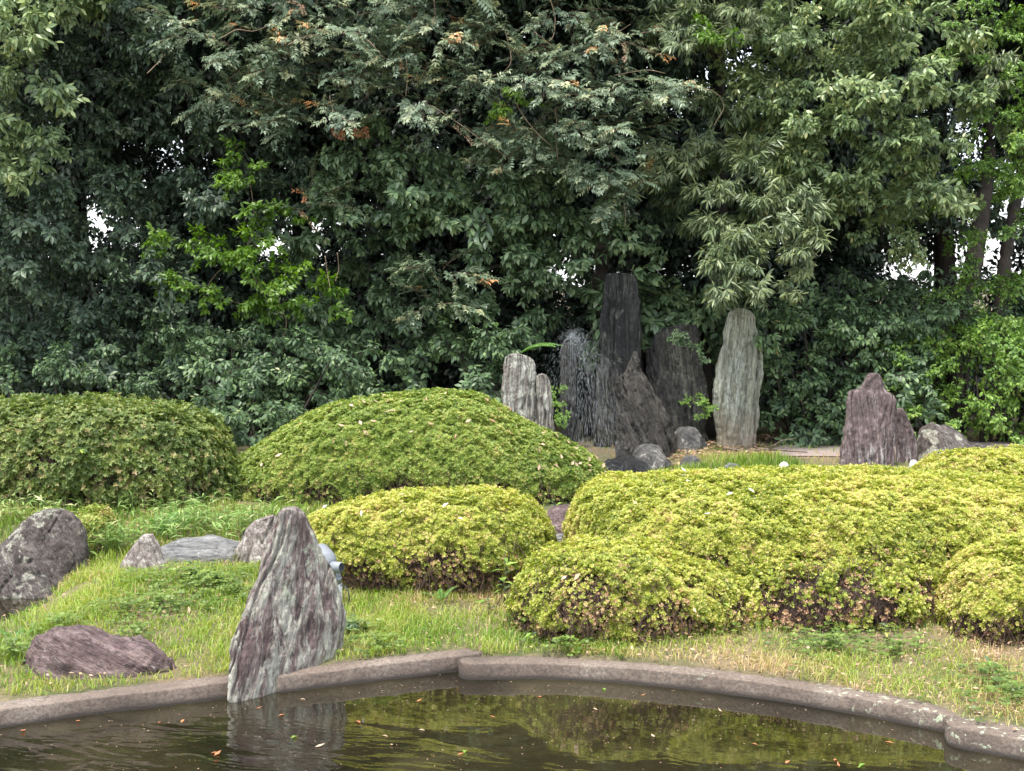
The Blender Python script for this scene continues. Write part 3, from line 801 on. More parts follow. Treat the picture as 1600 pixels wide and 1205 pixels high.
pebble(1428, 731, 18, 14, 10.6, M['r_white'], 'white stone at the foot of the smaller leaning grey stone', 144, 'rock')
pebble(1015, 712, 60, 22, 12.0, M['r_small'], 'flat dark ledge at the right foot of the leaning wet stone', 145, 'rock', 0.25)
pebble(980, 738, 90, 32, 11.75, M['r_wet'], 'black wet rock below the leaning stone where the water lands', 146, 'rock', 0.3)
pebble(1075, 688, 50, 26, 12.4, M['r_small'], 'dark mossy rock among dry leaves below the notched stone', 147, 'rock', 0.2)
pebble(880, 826, 80, 44, 9.0, M['r_purple'], 'purplish rock wedged in the gap between two clipped bushes', 148, 'rock', 0.28)
pebble(880, 846, 46, 16, 8.5, M['r_grey'], 'small grey stone low in the gap between the bushes', 149, 'rock', 0.1)
pebble(205, 832, 62, 17, 9.2, M['r_purple'], 'flat brown stepping stone in front of the left hedge bush', 150, 'stepping stone', 0.2)
for i, (px, py, w, h) in enumerate([(1530, 702, 34, 12), (1560, 706, 36, 15), (1594, 704, 36, 13), (1545, 710, 30, 9), (1580, 712, 34, 10), (1612, 713, 34, 12)]):
    pebble(px, py, w, h, 11.5 - 0.3 * (i > 2), M['r_boulder'], 'low brown edging stone in the row beside the path at far right', 160 + i, 'edging stone', 0.1, 'stones edging the path')

# pool under the waterfall
a = np.arange(40) / 40 * 2 * math.pi
cx, cy_ = 0.88, 11.7
zpool = 0.34
ring = np.stack([cx + 0.75 * np.cos(a) * (1 + 0.1 * np.sin(3 * a)), cy_ + 0.55 * np.sin(a), np.full(40, zpool)], 1)
pv = np.vstack([ring, [[cx, cy_, zpool]]])
pf = [(i, (i + 1) % 40, 40) for i in range(40)]
tag(link('waterfall_pool', mesh_np('waterfall_pool', pv, np.array(pf), M['water'])), kind='structure')
# ------------------------------------------------------------------ clipped bushes
def bush(name, label, prof, Y, ry, mat, cat='bush', group='clipped azalea bushes', dens=9000, L=0.022, seed=1, ex=2.8, bare=0.35, bare_z=0.5, amp=0.04, tint=(0.5, 0.28), front=1.0, back_keep=0.25, fluff=0.0, base_in=0.06, heart=True):
    pts = np.array([P(p[0], p[1], Y) for p in prof])
    nu, nv = 120, 70
    u = np.linspace(0, 1, nu); us = 0.5 - 0.5 * np.cos(u * math.pi)
    x = pts[0, 0] + (pts[-1, 0] - pts[0, 0]) * us
    zt = np.interp(x, pts[:, 0], pts[:, 2])
    k = np.ones(7) / 7
    zt[4:-4] = np.convolve(np.pad(zt, 3, mode='edge'), k, 'valid')[4:-4]
    zb = gz(x, np.full_like(x, Y - ry * front)) - 0.03
    h = np.maximum(zt - zb, 0.02)
    ends = np.clip(1 - np.abs(2 * us - 1) ** 4.0, 0, 1) ** 0.5
    a = np.linspace(0.0, math.pi, nv)
    e = 2.0 / ex
    cy = -np.sign(np.cos(a)) * np.abs(np.cos(a)) ** e
    cz = np.abs(np.sin(a)) ** e
    # sides tuck in towards the foot
    tuck = 1 - base_in * 2 * np.clip(1 - cz / 0.45, 0, 1) ** 1.5
    dep = ry * (0.2 + 0.8 * np.minimum(1, (h / h.max()) ** 0.5)) * ends + 0.01
    y = Y + dep[:, None] * (np.where(cy < 0, cy * front, cy) * tuck)[None, :]
    z = zb[:, None] + h[:, None] * cz[None, :]
    V = np.stack([np.broadcast_to(x[:, None], y.shape), y, z], -1)
    nrm = unit(np.cross(np.gradient(V, axis=0), np.gradient(V, axis=1)))
    if nrm[nu // 2, nv // 2, 2] < 0: nrm = -nrm
    V = V + nrm * (amp * fbm(V * 3.0, 3, seed) + 0.45 * amp * fbm(V * 9.0, 3, seed + 4))[..., None]
    base = np.array((x.mean(), Y, zb.mean()))
    root = thing(name, label, cat, base, group)
    # woody heart of the bush
    r = np.random.default_rng(seed)
    core = V - nrm * 0.075
    core[..., 2] = np.maximum(core[..., 2], zb[:, None] - 0.02)
    i = np.arange(nu * nv).reshape(nu, nv)
    Q = np.stack([i[:-1, :-1], i[1:, :-1], i[1:, 1:], i[:-1, 1:]], -1).reshape(-1, 4)
    if heart: link('woody_heart', mesh_np('woody_heart', core.reshape(-1, 3) - base, Q, M['heart'], smooth=True), root)
    # sample the clipped surface
    Vf, Nf = V.reshape(-1, 3), nrm.reshape(-1, 3)
    A, B, C, D = Vf[Q[:, 0]], Vf[Q[:, 1]], Vf[Q[:, 2]], Vf[Q[:, 3]]
    ar = np.linalg.norm(np.cross(C - A, D - B), axis=1) / 2
    nq = unit(Nf[Q].mean(1))
    ctr = (A + B + C + D) / 4
    face = (nq * unit(CAM - ctr)).sum(1)
    w = ar * np.where(face > -0.15, np.clip(0.32 + 1.3 * face, 0.3, 1.0), back_keep * 0.5)
    n = int(dens * w.sum())
    q = r.choice(len(Q), n, p=w / w.sum())
    s, t = r.random(n)[:, None], r.random(n)[:, None]
    p = (A[q] * (1 - s) + B[q] * s) * (1 - t) + (D[q] * (1 - s) + C[q] * s) * t
    nn = nq[q]
    hz = (p[:, 2] - np.interp(p[:, 0], x, zb)) / np.interp(p[:, 0], x, h)
    bn = fbm(p * 7.0, 4, seed + 11) * 0.5 + 0.5
    keep_p = np.clip(1.25 - bare * 2.4 * np.clip((bn - 0.40) * 3.0, 0, 1) * np.clip((bare_z - hz) / bare_z * 2.2 + 0.12, 0.0, 1) * 1.3 - bare * 0.9 * np.clip((0.2 - hz) * 5, 0, 1) - 0.42 * min(bare, 1.2) * np.clip((bare_z - hz) / bare_z * 1.6, 0, 1), 0.1, 1)
    kk = r.random(n) < keep_p
    p, nn, hz = p[kk], nn[kk], hz[kk]
    n = len(p)
    depth = r.random(n) ** 1.6 * 0.07
    pit = np.clip(fbm(p * 17.0, 2, seed + 71) + 0.05, -0.15, 0.6)
    p0 = p - nn * depth[:, None] + nn * (0.012 * r.random(n))[:, None] - nn * (0.055 * pit)[:, None] + fluff * nn * (r.random(n) ** 3)[:, None]
    tn = tint[0] + tint[1] * (fbm(p * 2.2, 3, seed + 21) * 0.9 + fbm(p * 11.0, 2, seed + 31) * 0.7)
    # whorls of five little leaves
    k5 = 5
    ph = r.random(n)[:, None] * 6.28 + np.arange(k5)[None] * (6.28 / k5) + r.normal(0, 0.25, (n, k5))
    ax = unit(nn + np.array((0, 0, 0.45)) + r.normal(0, 0.35, (n, 3)))
    e1 = unit(np.cross(ax, np.array((0.3, 0.8, 0.1)) + r.normal(0, 0.2, (n, 3)))); e2 = np.cross(ax, e1)
    rad = np.cos(ph)[..., None] * e1[:, None] + np.sin(ph)[..., None] * e2[:, None]
    lift = r.uniform(0.25, 0.9, (n, k5, 1))
    dr = unit(rad + ax[:, None] * lift)
    nr = unit(ax[:, None] * 1.0 - rad * lift)
    pos = np.repeat(p0[:, None], k5, 1)
    LL = L * r.uniform(0.7, 1.25, (n, k5))
    TT = np.clip(tn[:, None] + r.normal(0, 0.15, (n, 1)) + r.normal(0, 0.1, (n, k5)), 0, 0.93)
    TT = np.where(r.random((n, 1)) < 0.8 * bare * np.clip((bare_z - hz[:, None]) / bare_z, 0, 1) * np.clip(bn[kk][:, None] * 3 - 1.0, 0, 1), r.uniform(0.9, 1.0, (n, k5)), TT)
    TT = np.where(r.random((n, k5)) < 0.02, r.uniform(0.93, 1.0, (n, k5)), TT)
    if L > 0.03:
        Vl, Fl, Tl = leaf_arrays(pos.reshape(-1, 3) - base, dr.reshape(-1, 3), nr.reshape(-1, 3), LL.ravel(), LL.ravel() * 0.5, TT.ravel(), 0.3, 0.1, simple=True)
    else:                                              # tiny leaves, broad at the end: one face each
        d_, n_, p_ = dr.reshape(-1, 3), nr.reshape(-1, 3), pos.reshape(-1, 3) - base
        s_ = np.cross(unit(d_), unit(n_)) * (LL.ravel() * 0.36)[:, None]
        e_ = p_ + d_ * LL.ravel()[:, None]
        Vl = np.stack([p_, e_ + s_, e_ - s_], 1).reshape(-1, 3)
        Fl = np.arange(len(Vl)).reshape(-1, 3); Tl = np.repeat(TT.ravel(), 3)
    tag(link('foliage', mesh_np('foliage', Vl, Fl, mat, Tl), root), kind='stuff')
    # twigs that show where the clipped skin is thin
    mb = MB()
    sel = np.where((keep_p < 0.55))[0]
    allp = None
    cand = np.where((bn[:] > 0.5))[0]
    r2 = np.random.default_rng(seed + 5)
    qq = r2.choice(len(Q), 5000, p=w / w.sum())
    pc = ctr[qq]; nc = nq[qq]
    hzc = (pc[:, 2] - np.interp(pc[:, 0], x, zb)) / np.interp(pc[:, 0], x, h)
    ok = (hzc < bare_z + 0.05) & (fbm(pc * 7.0, 4, seed + 11) * 0.5 + 0.5 > 0.42)
    pc, nc = pc[ok][:900 if heart else 150], nc[ok][:900 if heart else 150]
    for a0, b0 in zip(pc, nc):
        end = a0 + b0 * r2.uniform(-0.025, 0.03)
        st = end - b0 * r2.uniform(0.03, 0.07) + np.array((r2.normal(0, 0.05), r2.normal(0, 0.02), -r2.uniform(0.05, 0.16)))
        md = (st + end) / 2 + r2.normal(0, 0.012, 3)
        tube(mb, np.array([st, md, end]) - base, [0.004, 0.003, 0.0018], 3, cap=False)
    if mb.n:
        tag(link('twigs', mb.mesh('twigs', M['twig']), root), kind='stuff')
    return dict(root=root, x=x, zt=zt, V=V, N=nrm, face=face, ctr=ctr, nq=nq)

m, nt, b = new_mat('woody_heart')
v = objvec(nt)
n1 = noise(nt, v, 40.0, 5, 0.7, 0.6)
nt.links.new(ramp(nt, n1, [(0.35, (0.025, 0.017, 0.012)), (0.5, (0.08, 0.055, 0.042)), (0.65, (0.19, 0.13, 0.105))]), b.inputs['Base Color'])
b.inputs['Roughness'].default_value = 0.95
bump(nt, b, n1, 1.0, 0.03)
M['heart'] = m

B_left = bush('clipped_bush', 'loose dark green clipped bush at the left under the trees', [(-130, 717), (-90, 657), (-30, 641), (40, 633), (120, 631), (200, 633), (250, 637), (300, 651), (335, 677), (356, 712), (368, 757), (374, 807)], 10.15, 0.62, M['az_green'], dens=11500, L=0.0302, seed=201, bare=0.5, bare_z=0.95, amp=0.075, tint=(0.45, 0.36), fluff=0.07, ex=5.0)
B_dome = bush('clipped_bush', 'large domed clipped bush strewn with dry leaves in the middle', [(232, 812), (262, 785), (310, 748), (380, 713), (420, 682), (450, 663), (500, 638), (550, 623), (600, 616), (650, 612), (740, 612), (768, 621), (785, 640), (810, 656), (860, 676), (900, 698), (930, 717), (948, 736), (956, 756), (958, 778)], 10.5, 0.72, M['az_mid'], dens=24000, L=0.0155, seed=211, bare=0.5, bare_z=0.4, amp=0.022, tint=(0.45, 0.3), ex=2.1)
B_mid = bush('clipped_bush', 'rounded yellow green bush right behind the slanted stone', [(465, 857), (478, 812), (500, 797), (540, 784), (600, 774), (680, 768), (760, 768), (815, 779), (842, 795), (858, 819), (866, 847), (868, 887)], 7.95, 0.46, M['az_yellow'], dens=36000, L=0.0125, seed=221, bare=1.15, bare_z=0.66, amp=0.028, tint=(0.47, 0.28), base_in=0.14)
B_wide = bush('clipped_bush', 'wide flat topped yellow green bush filling the right side', [(880, 851), (892, 786), (910, 763), (950, 752), (1050, 747), (1160, 746), (1280, 742), (1380, 742), (1500, 749), (1600, 757), (1700, 766), (1790, 801), (1800, 861)], 7.95, 0.93, M['az_yellow'], dens=36000, L=0.0125, seed=231, bare=1.15, bare_z=0.62, amp=0.028, tint=(0.5, 0.28), ex=3.2, base_in=0.1)
B_lobe = bush('clipped_bush', 'low rounded yellow green bush nearest the long kerb curve', [(794, 965), (804, 905), (826, 876), (865, 855), (930, 842), (1000, 846), (1060, 866), (1110, 884), (1160, 908), (1190, 965)], 7.08, 0.46, M['az_yellow'], dens=36000, L=0.0125, seed=241, bare=1.25, bare_z=0.9, amp=0.06, tint=(0.48, 0.28), base_in=0.1)
B_edge = bush('clipped_bush', 'rounded bush with bare brown stems at the right edge', [(1466, 960), (1478, 905), (1500, 880), (1540, 862), (1600, 846), (1680, 836), (1760, 850), (1800, 900), (1815, 960)], 6.75, 0.42, M['az_yellow'], dens=36000, L=0.0125, seed=251, bare=1.0, bare_z=0.55, amp=0.045, tint=(0.52, 0.28), base_in=0.16)
B_back = bush('clipped_bush', 'small low yellow bush mound in front of the sloping grey boulder', [(1420, 742), (1436, 722), (1465, 711), (1510, 706), (1560, 708), (1620, 716), (1680, 742)], 9.35, 0.35, M['az_yellow'], dens=22000, L=0.015, seed=261, bare=0.1, amp=0.02, tint=(0.55, 0.25))
B_back2 = bush('clipped_bush', 'sliver of a low bush showing beside the edging stones at far right', [(1530, 712), (1550, 702), (1590, 700), (1640, 705), (1680, 718)], 10.2, 0.25, M['az_yellow'], dens=22000, L=0.015, seed=271, bare=0.1, amp=0.02, tint=(0.5, 0.25))
B_small = bush('clipped_bush', 'small upright reddish yellow bush between the big boulder and the pointed stone', [(112, 880), (116, 820), (124, 800), (140, 793), (160, 800), (178, 830), (196, 860), (205, 890)], 8.75, 0.25, M['az_mid'], dens=22000, L=0.015, seed=281, bare=0.35, bare_z=0.6, amp=0.04, tint=(0.5, 0.36))
B_low = bush('clipped_bush', 'thin straggling azalea sprawl on the bank below the wide bush', [(1120, 975), (1150, 915), (1220, 878), (1310, 868), (1400, 874), (1460, 905), (1495, 975)], 7.1, 0.36, M['az_yellow'], dens=15000, L=0.0145, seed=291, bare=1.6, bare_z=1.1, amp=0.085, tint=(0.38, 0.3), fluff=0.05)

# ------------------------------------------------------------------ leafy boughs, built once per kind and then copied
def bough_oak(r, L=0.075, W=0.028, size=0.6, shoots=11, per=6, droop=0.35, flat=0.55, mats=None, tb=0.35, name='bough', narrow=False):
    mb = MB()
    t = np.linspace(0, 1, 6)
    main = np.stack([t * size, 0.06 * size * np.sin(t * 3 + r.random() * 6), 0.06 * size * t - droop * size * 0.45 * t ** 2], 1)
    tube(mb, main, np.linspace(0.008, 0.003, 6), 4, m=1, cap=False)
    P0, D0, N0, T0 = [], [], [], []
    whorls = [(main[-1], unit(main[-1] - main[-2]), 1.0), (main[-2], unit(main[-1] - main[-2]), 0.5)]
    for k in range(shoots):
        tt = 0.12 + 0.85 * (k + r.random() * 0.6) / shoots
        b0 = np.array([np.interp(tt, t, main[:, j]) for j in range(3)])
        az = (1 if k % 2 else -1) * r.uniform(0.5, 1.3)
        el = r.normal(0.18, flat)
        d = np.array((math.cos(az) * math.cos(el), math.sin(az) * math.cos(el), math.sin(el)))
        ln = size * r.uniform(0.3, 0.55) * (1.15 - 0.55 * tt)
        s = np.linspace(0, 1, 4)[:, None]
        sh = b0 + d * ln * s + np.array((0, 0, -0.18 * ln)) * s ** 2
        tube(mb, sh, np.linspace(0.004, 0.0018, 4), 3, m=1, cap=False)
        whorls.append((sh[-1], unit(sh[-1] - sh[-2]), 1.0))
        whorls.append((sh[2], unit(sh[-1] - sh[-2]), 0.45))
        if r.random() < 0.6: whorls.append((sh[1], unit(sh[2] - sh[1]), 0.3))
    for c, d, tip in whorls:
        n = max(3, int(r.normal(per if tip > 0.6 else per * 0.65, 0.9)))
        e1 = unit(np.cross(d, (0.1, 0.2, 1.0))); e2 = np.cross(d, e1)
        ph = r.random() * 6.28 + np.arange(n) * 6.28 / n + r.normal(0, 0.25, n)
        rad = np.cos(ph)[:, None] * e1 + np.sin(ph)[:, None] * e2
        dd = unit(d * r.uniform(0.25, 0.9, (n, 1)) + rad * 0.85 + np.array((0, 0, -1)) * r.uniform(0.3, 1.1, (n, 1)) * (1.3 if narrow else 1.0))
        nn = unit(np.array((0.75, 0, 0.6)) + rad * 0.4 + r.normal(0, 0.28, (n, 3)))
        P0.append(c + dd * 0.008 - d * r.random((n, 1)) * 0.03); D0.append(dd); N0.append(nn)
        T0.append(np.clip(tb + 0.28 * (tip - 0.5) + r.normal(0, 0.13, n), 0, 1))
    P0, D0, N0, T0 = map(np.concatenate, (P0, D0, N0, T0))
    LL = L * r.uniform(0.65, 1.2, len(P0))
    V, F, T = ovate_leaves(P0, D0, N0, LL, LL * W / L * r.uniform(0.85, 1.15, len(P0)), T0, 0.22, 0.16)
    lb = MB(); lb.add(V, F, T, 0)
    return mb.mesh('bough', [M['bark'], M['bark']]), lb.mesh('foliage', mats)

def bough_pinnate(r, size=0.7, leaves=15, mats=None, lf=0.095, lw=0.036, tb=0.45, pairs=6):
    mb = MB()
    t = np.linspace(0, 1, 8)
    main = np.stack([t * size, 0.1 * size * np.sin(t * 4 + r.random() * 6), 0.05 * size * t - 0.25 * size * t ** 2], 1)
    tube(mb, main, np.linspace(0.006, 0.002, 8), 4, m=1, cap=False)
    P0, D0, N0, T0, S0 = [], [], [], [], []
    for k in range(leaves):
        tt = 0.05 + 0.95 * (k + r.random() * 0.5) / leaves
        b0 = np.array([np.interp(tt, t, main[:, j]) for j in range(3)])
        az = (1 if k % 2 else -1) * r.uniform(0.3, 1.5); el = r.normal(0.15, 0.45)
        d = np.array((math.cos(az) * math.cos(el), math.sin(az) * math.cos(el), math.sin(el)))
        ln = r.uniform(0.22, 0.34)
        s = np.linspace(0, 1, pairs + 2)[:, None]
        ra = b0 + d * ln * s + np.array((0, 0, -0.35 * ln)) * s ** 2
        tube(mb, ra[::2], 0.0015, 3, m=1, cap=False)
        tl = np.clip(tb + r.normal(0, 0.16) + (0.25 if r.random() < 0.12 else 0), 0, 0.94)
        dt = unit(np.gradient(ra, axis=0))
        for j in range(2, pairs + 2):
            up = unit(np.array((0.6, 0, 0.9)) + r.normal(0, 0.25, 3))
            sd = unit(np.cross(dt[j], up))
            for sg in (-1, 1):
                P0.append(ra[j]); D0.append(unit(sd * sg + dt[j] * 0.55 + np.array((0, 0, -0.25)))); N0.append(up); T0.append(tl + r.normal(0, 0.05)); S0.append(r.uniform(0.8, 1.1))
        P0.append(ra[-1]); D0.append(dt[-1]); N0.append(np.array((0.2, 0, 1.0))); T0.append(tl); S0.append(1.1)
    S0 = np.array(S0) * lf
    V, F, T = leaf_arrays(np.array(P0), np.array(D0), np.array(N0), S0, S0 * lw / lf, np.clip(T0, 0, 1), 0.2, 0.12)
    lb = MB(); lb.add(V, F, T, 0)
    return mb.mesh('bough', [M['vine_stem'], M['vine_stem']]), lb.mesh('foliage', mats)

rt = np.random.default_rng(77)
BOUGH = {
    'oak_dark': [bough_oak(rt, 0.135, 0.056, 0.66, 11, 6, 0.4, 0.5, M['oak_dark'], 0.36) for _ in range(5)],
    'oak_light': [bough_oak(rt, 0.14, 0.056, 0.66, 11, 6, 0.35, 0.5, M['oak_light'], 0.45) for _ in range(5)],
    'glossy': [bough_oak(rt, 0.165, 0.07, 0.66, 10, 6, 0.4, 0.5, M['glossy'], 0.42) for _ in range(5)],
    'narrow': [bough_oak(rt, 0.18, 0.034, 0.62, 13, 8, 0.5, 0.45, M['narrow'], 0.45, narrow=True) for _ in range(4)],
    'wisteria': [bough_pinnate(rt, 0.75, 14, M['wisteria']) for _ in range(5)],
    'lime': [bough_oak(rt, 0.12, 0.055, 0.5, 7, 5, 0.2, 0.5, M['lime'], 0.5) for _ in range(3)],
    'shrub': [bough_oak(rt, 0.085, 0.038, 0.44, 10, 6, 0.1, 0.6, M['shrub'], 0.42) for _ in range(5)],
    'hedge_light': [bough_oak(rt, 0.068, 0.033, 0.4, 11, 6, 0.0, 0.6, M['hedge_light'], 0.5) for _ in range(4)],
    'small': [bough_oak(rt, 0.07, 0.034, 0.52, 13, 7, 0.2, 0.55, M['hedge_light'], 0.42) for _ in range(4)],
}
def bough_mass(r, mats, n=1500, L=0.12):
    d = unit(r.normal(0, 1, (n, 3))); rad = r.random(n) ** 0.4
    p = d * rad[:, None] * np.array((0.85, 0.85, 0.7))
    dd = unit(d + r.normal(0, 0.6, (n, 3)) + np.array((0, 0, -0.6)))
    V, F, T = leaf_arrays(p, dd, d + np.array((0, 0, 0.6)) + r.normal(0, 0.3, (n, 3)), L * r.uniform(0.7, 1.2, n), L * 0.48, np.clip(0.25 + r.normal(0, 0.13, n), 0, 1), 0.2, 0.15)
    lb = MB(); lb.add(V, F, T, 0)
    mb = MB()
    for k in range(14):
        e = unit(r.normal(0, 1, 3)) * 0.8
        tube(mb, np.array([(0, 0, -0.2), e * 0.5 + r.normal(0, 0.05, 3), e]), [0.015, 0.009, 0.004], 4, m=0, cap=False)
    return mb.mesh('bough', [M['bark'], M['bark']]), lb.mesh('foliage', mats)
BOUGH['mass'] = [bough_mass(rt, M['deep_shade'], 1700, 0.125) for _ in range(3)]  # back foliage, its leaves coloured darker to stand in for shade

def place_bough(root, base, kind, pos, d, scale, r, roll=0.25):
    st, lf = BOUGH[kind][r.integers(len(BOUGH[kind]))]
    d = unit(d)
    up = np.array((0, 0, 1.0)) + r.normal(0, roll, 3)
    y = unit(np.cross(up, d)); z = np.cross(d, y)
    m = Matrix(((d[0], y[0], z[0], pos[0] - base[0]), (d[1], y[1], z[1], pos[1] - base[1]), (d[2], y[2], z[2], pos[2] - base[2]), (0, 0, 0, 1))) @ Matrix.Scale(scale, 4)
    o = link('bough', st, root)
    o.matrix_local = m
    tag(link('foliage', lf, o), kind='stuff')
    return o

def lobe(root, base, kind, C, R, r, dens=1.0, size=0.62, low=-0.55, inner=0.35, sc=None):
    """boughs radiating from the heart of one leafy clump; R = half sizes"""
    sc = sc or max(0.55, min(1.5, (R[0] + R[2]) / 2 / size * 0.85))
    n = max(4, int(9.5 * dens * R[0] * R[2] / (sc * sc) + 3))
    k = 0
    while k < n:
        d = unit(r.normal(0, 1, 3))
        if d[1] > 0.35 or d[2] < low: continue
        k += 1
        dh = unit(np.array((d[0], d[1] - 0.25, d[2] * 0.75)))
        p = np.asarray(C) + d * np.asarray(R) * inner * r.uniform(0.4, 1.3)
        place_bough(root, base, kind, p, dh, sc * r.uniform(0.8, 1.15), r)

def trunk(root, base, pts, r0, r1, mat, name='trunk', sides=10, seed=0):
    pts = np.asarray(pts, float)
    t = np.linspace(0, 1, len(pts)); tt = np.linspace(0, 1, 26)
    c = np.stack([np.interp(tt, t, pts[:, j]) for j in range(3)], 1)
    c[:, :2] += 0.03 * np.stack([fbm(np.stack([tt * 5, tt * 0, tt * 0 + k], -1), 2, seed + k) for k in (1, 2)], 1)
    rad = r0 + (r1 - r0) * tt + 0.35 * r0 * np.exp(-tt * 14)
    mb = MB(); tube(mb, c - base, rad, sides, m=0)
    return link(name, mb.mesh(name, mat, smooth=True), root)

GAPS = [(97, 182, 19, 18), (280, 235, 31, 24), (115, 322, 19, 14), (165, 358, 14, 7), (900, 425, 10, 27), (985, 415, 10, 4), (1420, 410, 29, 18), (1560, 395, 31, 27), (1520, 470, 23, 12), (1125, 95, 18, 10), (1115, 130, 17, 15), (1290, 345, 14, 7), (1500, 190, 10, 8), (1572, 235, 14, 7), (1590, 320, 27, 20), (425, 375, 11, 14), (480, 420, 10, 7)]
def in_gap(px, py, grow):
    for g in GAPS:
        if ((px - g[0]) / (g[2] + grow)) ** 2 + ((py - g[1]) / (g[3] + grow)) ** 2 < 1: return True
    return False

def tree(name, label, kind, lobes, trunk_pts, r0=0.16, seed=1, group=None, cat='tree', bark='bark', dens=1.0, limbs=True):
    """lobes: (px, py, rx, ry, Y) in photograph pixels at distance Y"""
    r = np.random.default_rng(seed)
    tp = np.array([np.array(q) for q in trunk_pts], float)
    base = tp[0].copy()
    root = thing(name, label, cat, base, group)
    trunk(root, base, tp, r0, r0 * 0.45, M[bark], seed=seed)
    big = sorted(lobes, key=lambda l: -l[2])[:7]
    for l in lobes:
        knd = l[5] if len(l) > 5 else kind
        C = P(l[0], l[1], l[4]); s = l[4] / FPX
        R = np.array((l[2] * s, min(l[2], l[3]) * s * 0.9 + 0.1, l[3] * s))
        lobe(root, base, knd, C, R, r, dens)
        if limbs and l in big:
            tz = np.clip(C[2] - 0.5, tp[0, 2] + 0.5, tp[-1, 2])
            a0 = np.array([np.interp(tz, tp[:, 2], tp[:, j]) for j in range(3)])
            mid = (a0 + C) / 2 + np.array((0, 0, 0.15))
            trunk(root, base, [a0, mid, C], r0 * 0.35, 0.012, M[bark], 'limb', 6, seed + int(l[0]))
    return root

def scatter(r, region, n, rx, ry, Y, gap=4, kind=None):
    """random leafy clumps inside px rectangle (x0, y0, x1, y1), kept clear of the sky gaps"""
    out, tries = [], 0
    while len(out) < n and tries < n * 40:
        tries += 1
        px, py = r.uniform(region[0], region[2]), r.uniform(region[1], region[3])
        a = r.uniform(*rx); b_ = r.uniform(*ry)
        if in_gap(px, py, gap + a * 0.12): continue
        if any(abs(px - o[0]) < 0.62 * (a + o[2]) * 0.9 and abs(py - o[1]) < 0.62 * (b_ + o[3]) * 0.9 for o in out): continue
        o = (px, py, a, b_, r.uniform(*Y))
        out.append(o if kind is None else o + (kind,))
    return out
rs = np.random.default_rng(5)
Z0 = 0.42
def gp(px, Y, z=Z0):
    return (P(px, 600, Y)[0], Y, z)
# ------------------------------------------------------------------ the trees
def up(px, Y, pts):      # trunk points: base on the ground then (px, py) at distance Y
    return [gp(px, Y)] + [tuple(P(a, b_, Y)) for a, b_ in pts]

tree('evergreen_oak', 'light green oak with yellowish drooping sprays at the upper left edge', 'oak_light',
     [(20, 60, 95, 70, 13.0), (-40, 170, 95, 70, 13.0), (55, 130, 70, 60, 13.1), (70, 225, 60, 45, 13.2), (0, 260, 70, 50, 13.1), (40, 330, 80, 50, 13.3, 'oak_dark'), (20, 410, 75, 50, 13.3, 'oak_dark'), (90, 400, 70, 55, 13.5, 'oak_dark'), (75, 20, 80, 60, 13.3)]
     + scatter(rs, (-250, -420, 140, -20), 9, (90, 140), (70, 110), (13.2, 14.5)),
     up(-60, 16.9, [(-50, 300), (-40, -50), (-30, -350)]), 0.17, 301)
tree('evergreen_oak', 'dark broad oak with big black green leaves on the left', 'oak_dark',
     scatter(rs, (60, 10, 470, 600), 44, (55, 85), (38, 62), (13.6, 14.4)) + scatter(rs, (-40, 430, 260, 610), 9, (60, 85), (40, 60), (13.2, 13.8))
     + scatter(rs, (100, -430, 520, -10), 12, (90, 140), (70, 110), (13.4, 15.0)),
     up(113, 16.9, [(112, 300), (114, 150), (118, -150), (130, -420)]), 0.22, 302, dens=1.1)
tree('camellia_tree', 'glossy leaved tree in the centre below the vine', 'glossy',
     [(585, 250, 70, 50, 13.3), (640, 300, 75, 50, 13.2), (560, 320, 70, 45, 13.3), (720, 270, 70, 50, 13.5), (790, 330, 80, 55, 13.2), (850, 290, 60, 50, 13.4), (700, 350, 75, 45, 13.2), (520, 370, 60, 35, 13.5), (790, 410, 75, 50, 13.2), (850, 450, 50, 50, 13.2), (860, 380, 55, 45, 13.3), (730, 480, 60, 45, 13.5), (640, 480, 55, 45, 13.6), (800, 500, 60, 45, 13.3), (590, 530, 60, 40, 13.8), (680, 540, 55, 35, 13.9), (500, 560, 60, 40, 13.6, 'shrub'), (470, 490, 50, 40, 13.8)]
     + scatter(rs, (520, 200, 900, 560), 7, (55, 75), (40, 55), (14.0, 14.6)),
     up(715, 16.9, [(712, 500), (705, 300), (700, 50), (690, -200)]), 0.15, 303, dens=1.1)
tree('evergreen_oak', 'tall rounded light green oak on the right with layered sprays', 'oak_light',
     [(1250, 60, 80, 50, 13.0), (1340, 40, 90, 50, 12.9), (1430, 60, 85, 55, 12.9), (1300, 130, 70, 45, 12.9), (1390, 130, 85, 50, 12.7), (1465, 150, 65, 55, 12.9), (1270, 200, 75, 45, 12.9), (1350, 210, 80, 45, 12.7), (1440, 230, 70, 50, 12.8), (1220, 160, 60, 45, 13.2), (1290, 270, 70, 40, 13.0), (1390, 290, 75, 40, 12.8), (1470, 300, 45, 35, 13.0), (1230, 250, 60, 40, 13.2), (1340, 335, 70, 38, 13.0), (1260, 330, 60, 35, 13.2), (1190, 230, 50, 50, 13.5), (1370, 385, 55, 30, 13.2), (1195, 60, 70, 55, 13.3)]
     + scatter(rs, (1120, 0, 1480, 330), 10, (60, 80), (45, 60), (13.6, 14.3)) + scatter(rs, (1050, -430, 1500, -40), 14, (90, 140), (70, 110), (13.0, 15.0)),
     up(1330, 16.9, [(1335, 500), (1330, 250), (1320, 0), (1310, -350)]), 0.2, 304, dens=1.15)
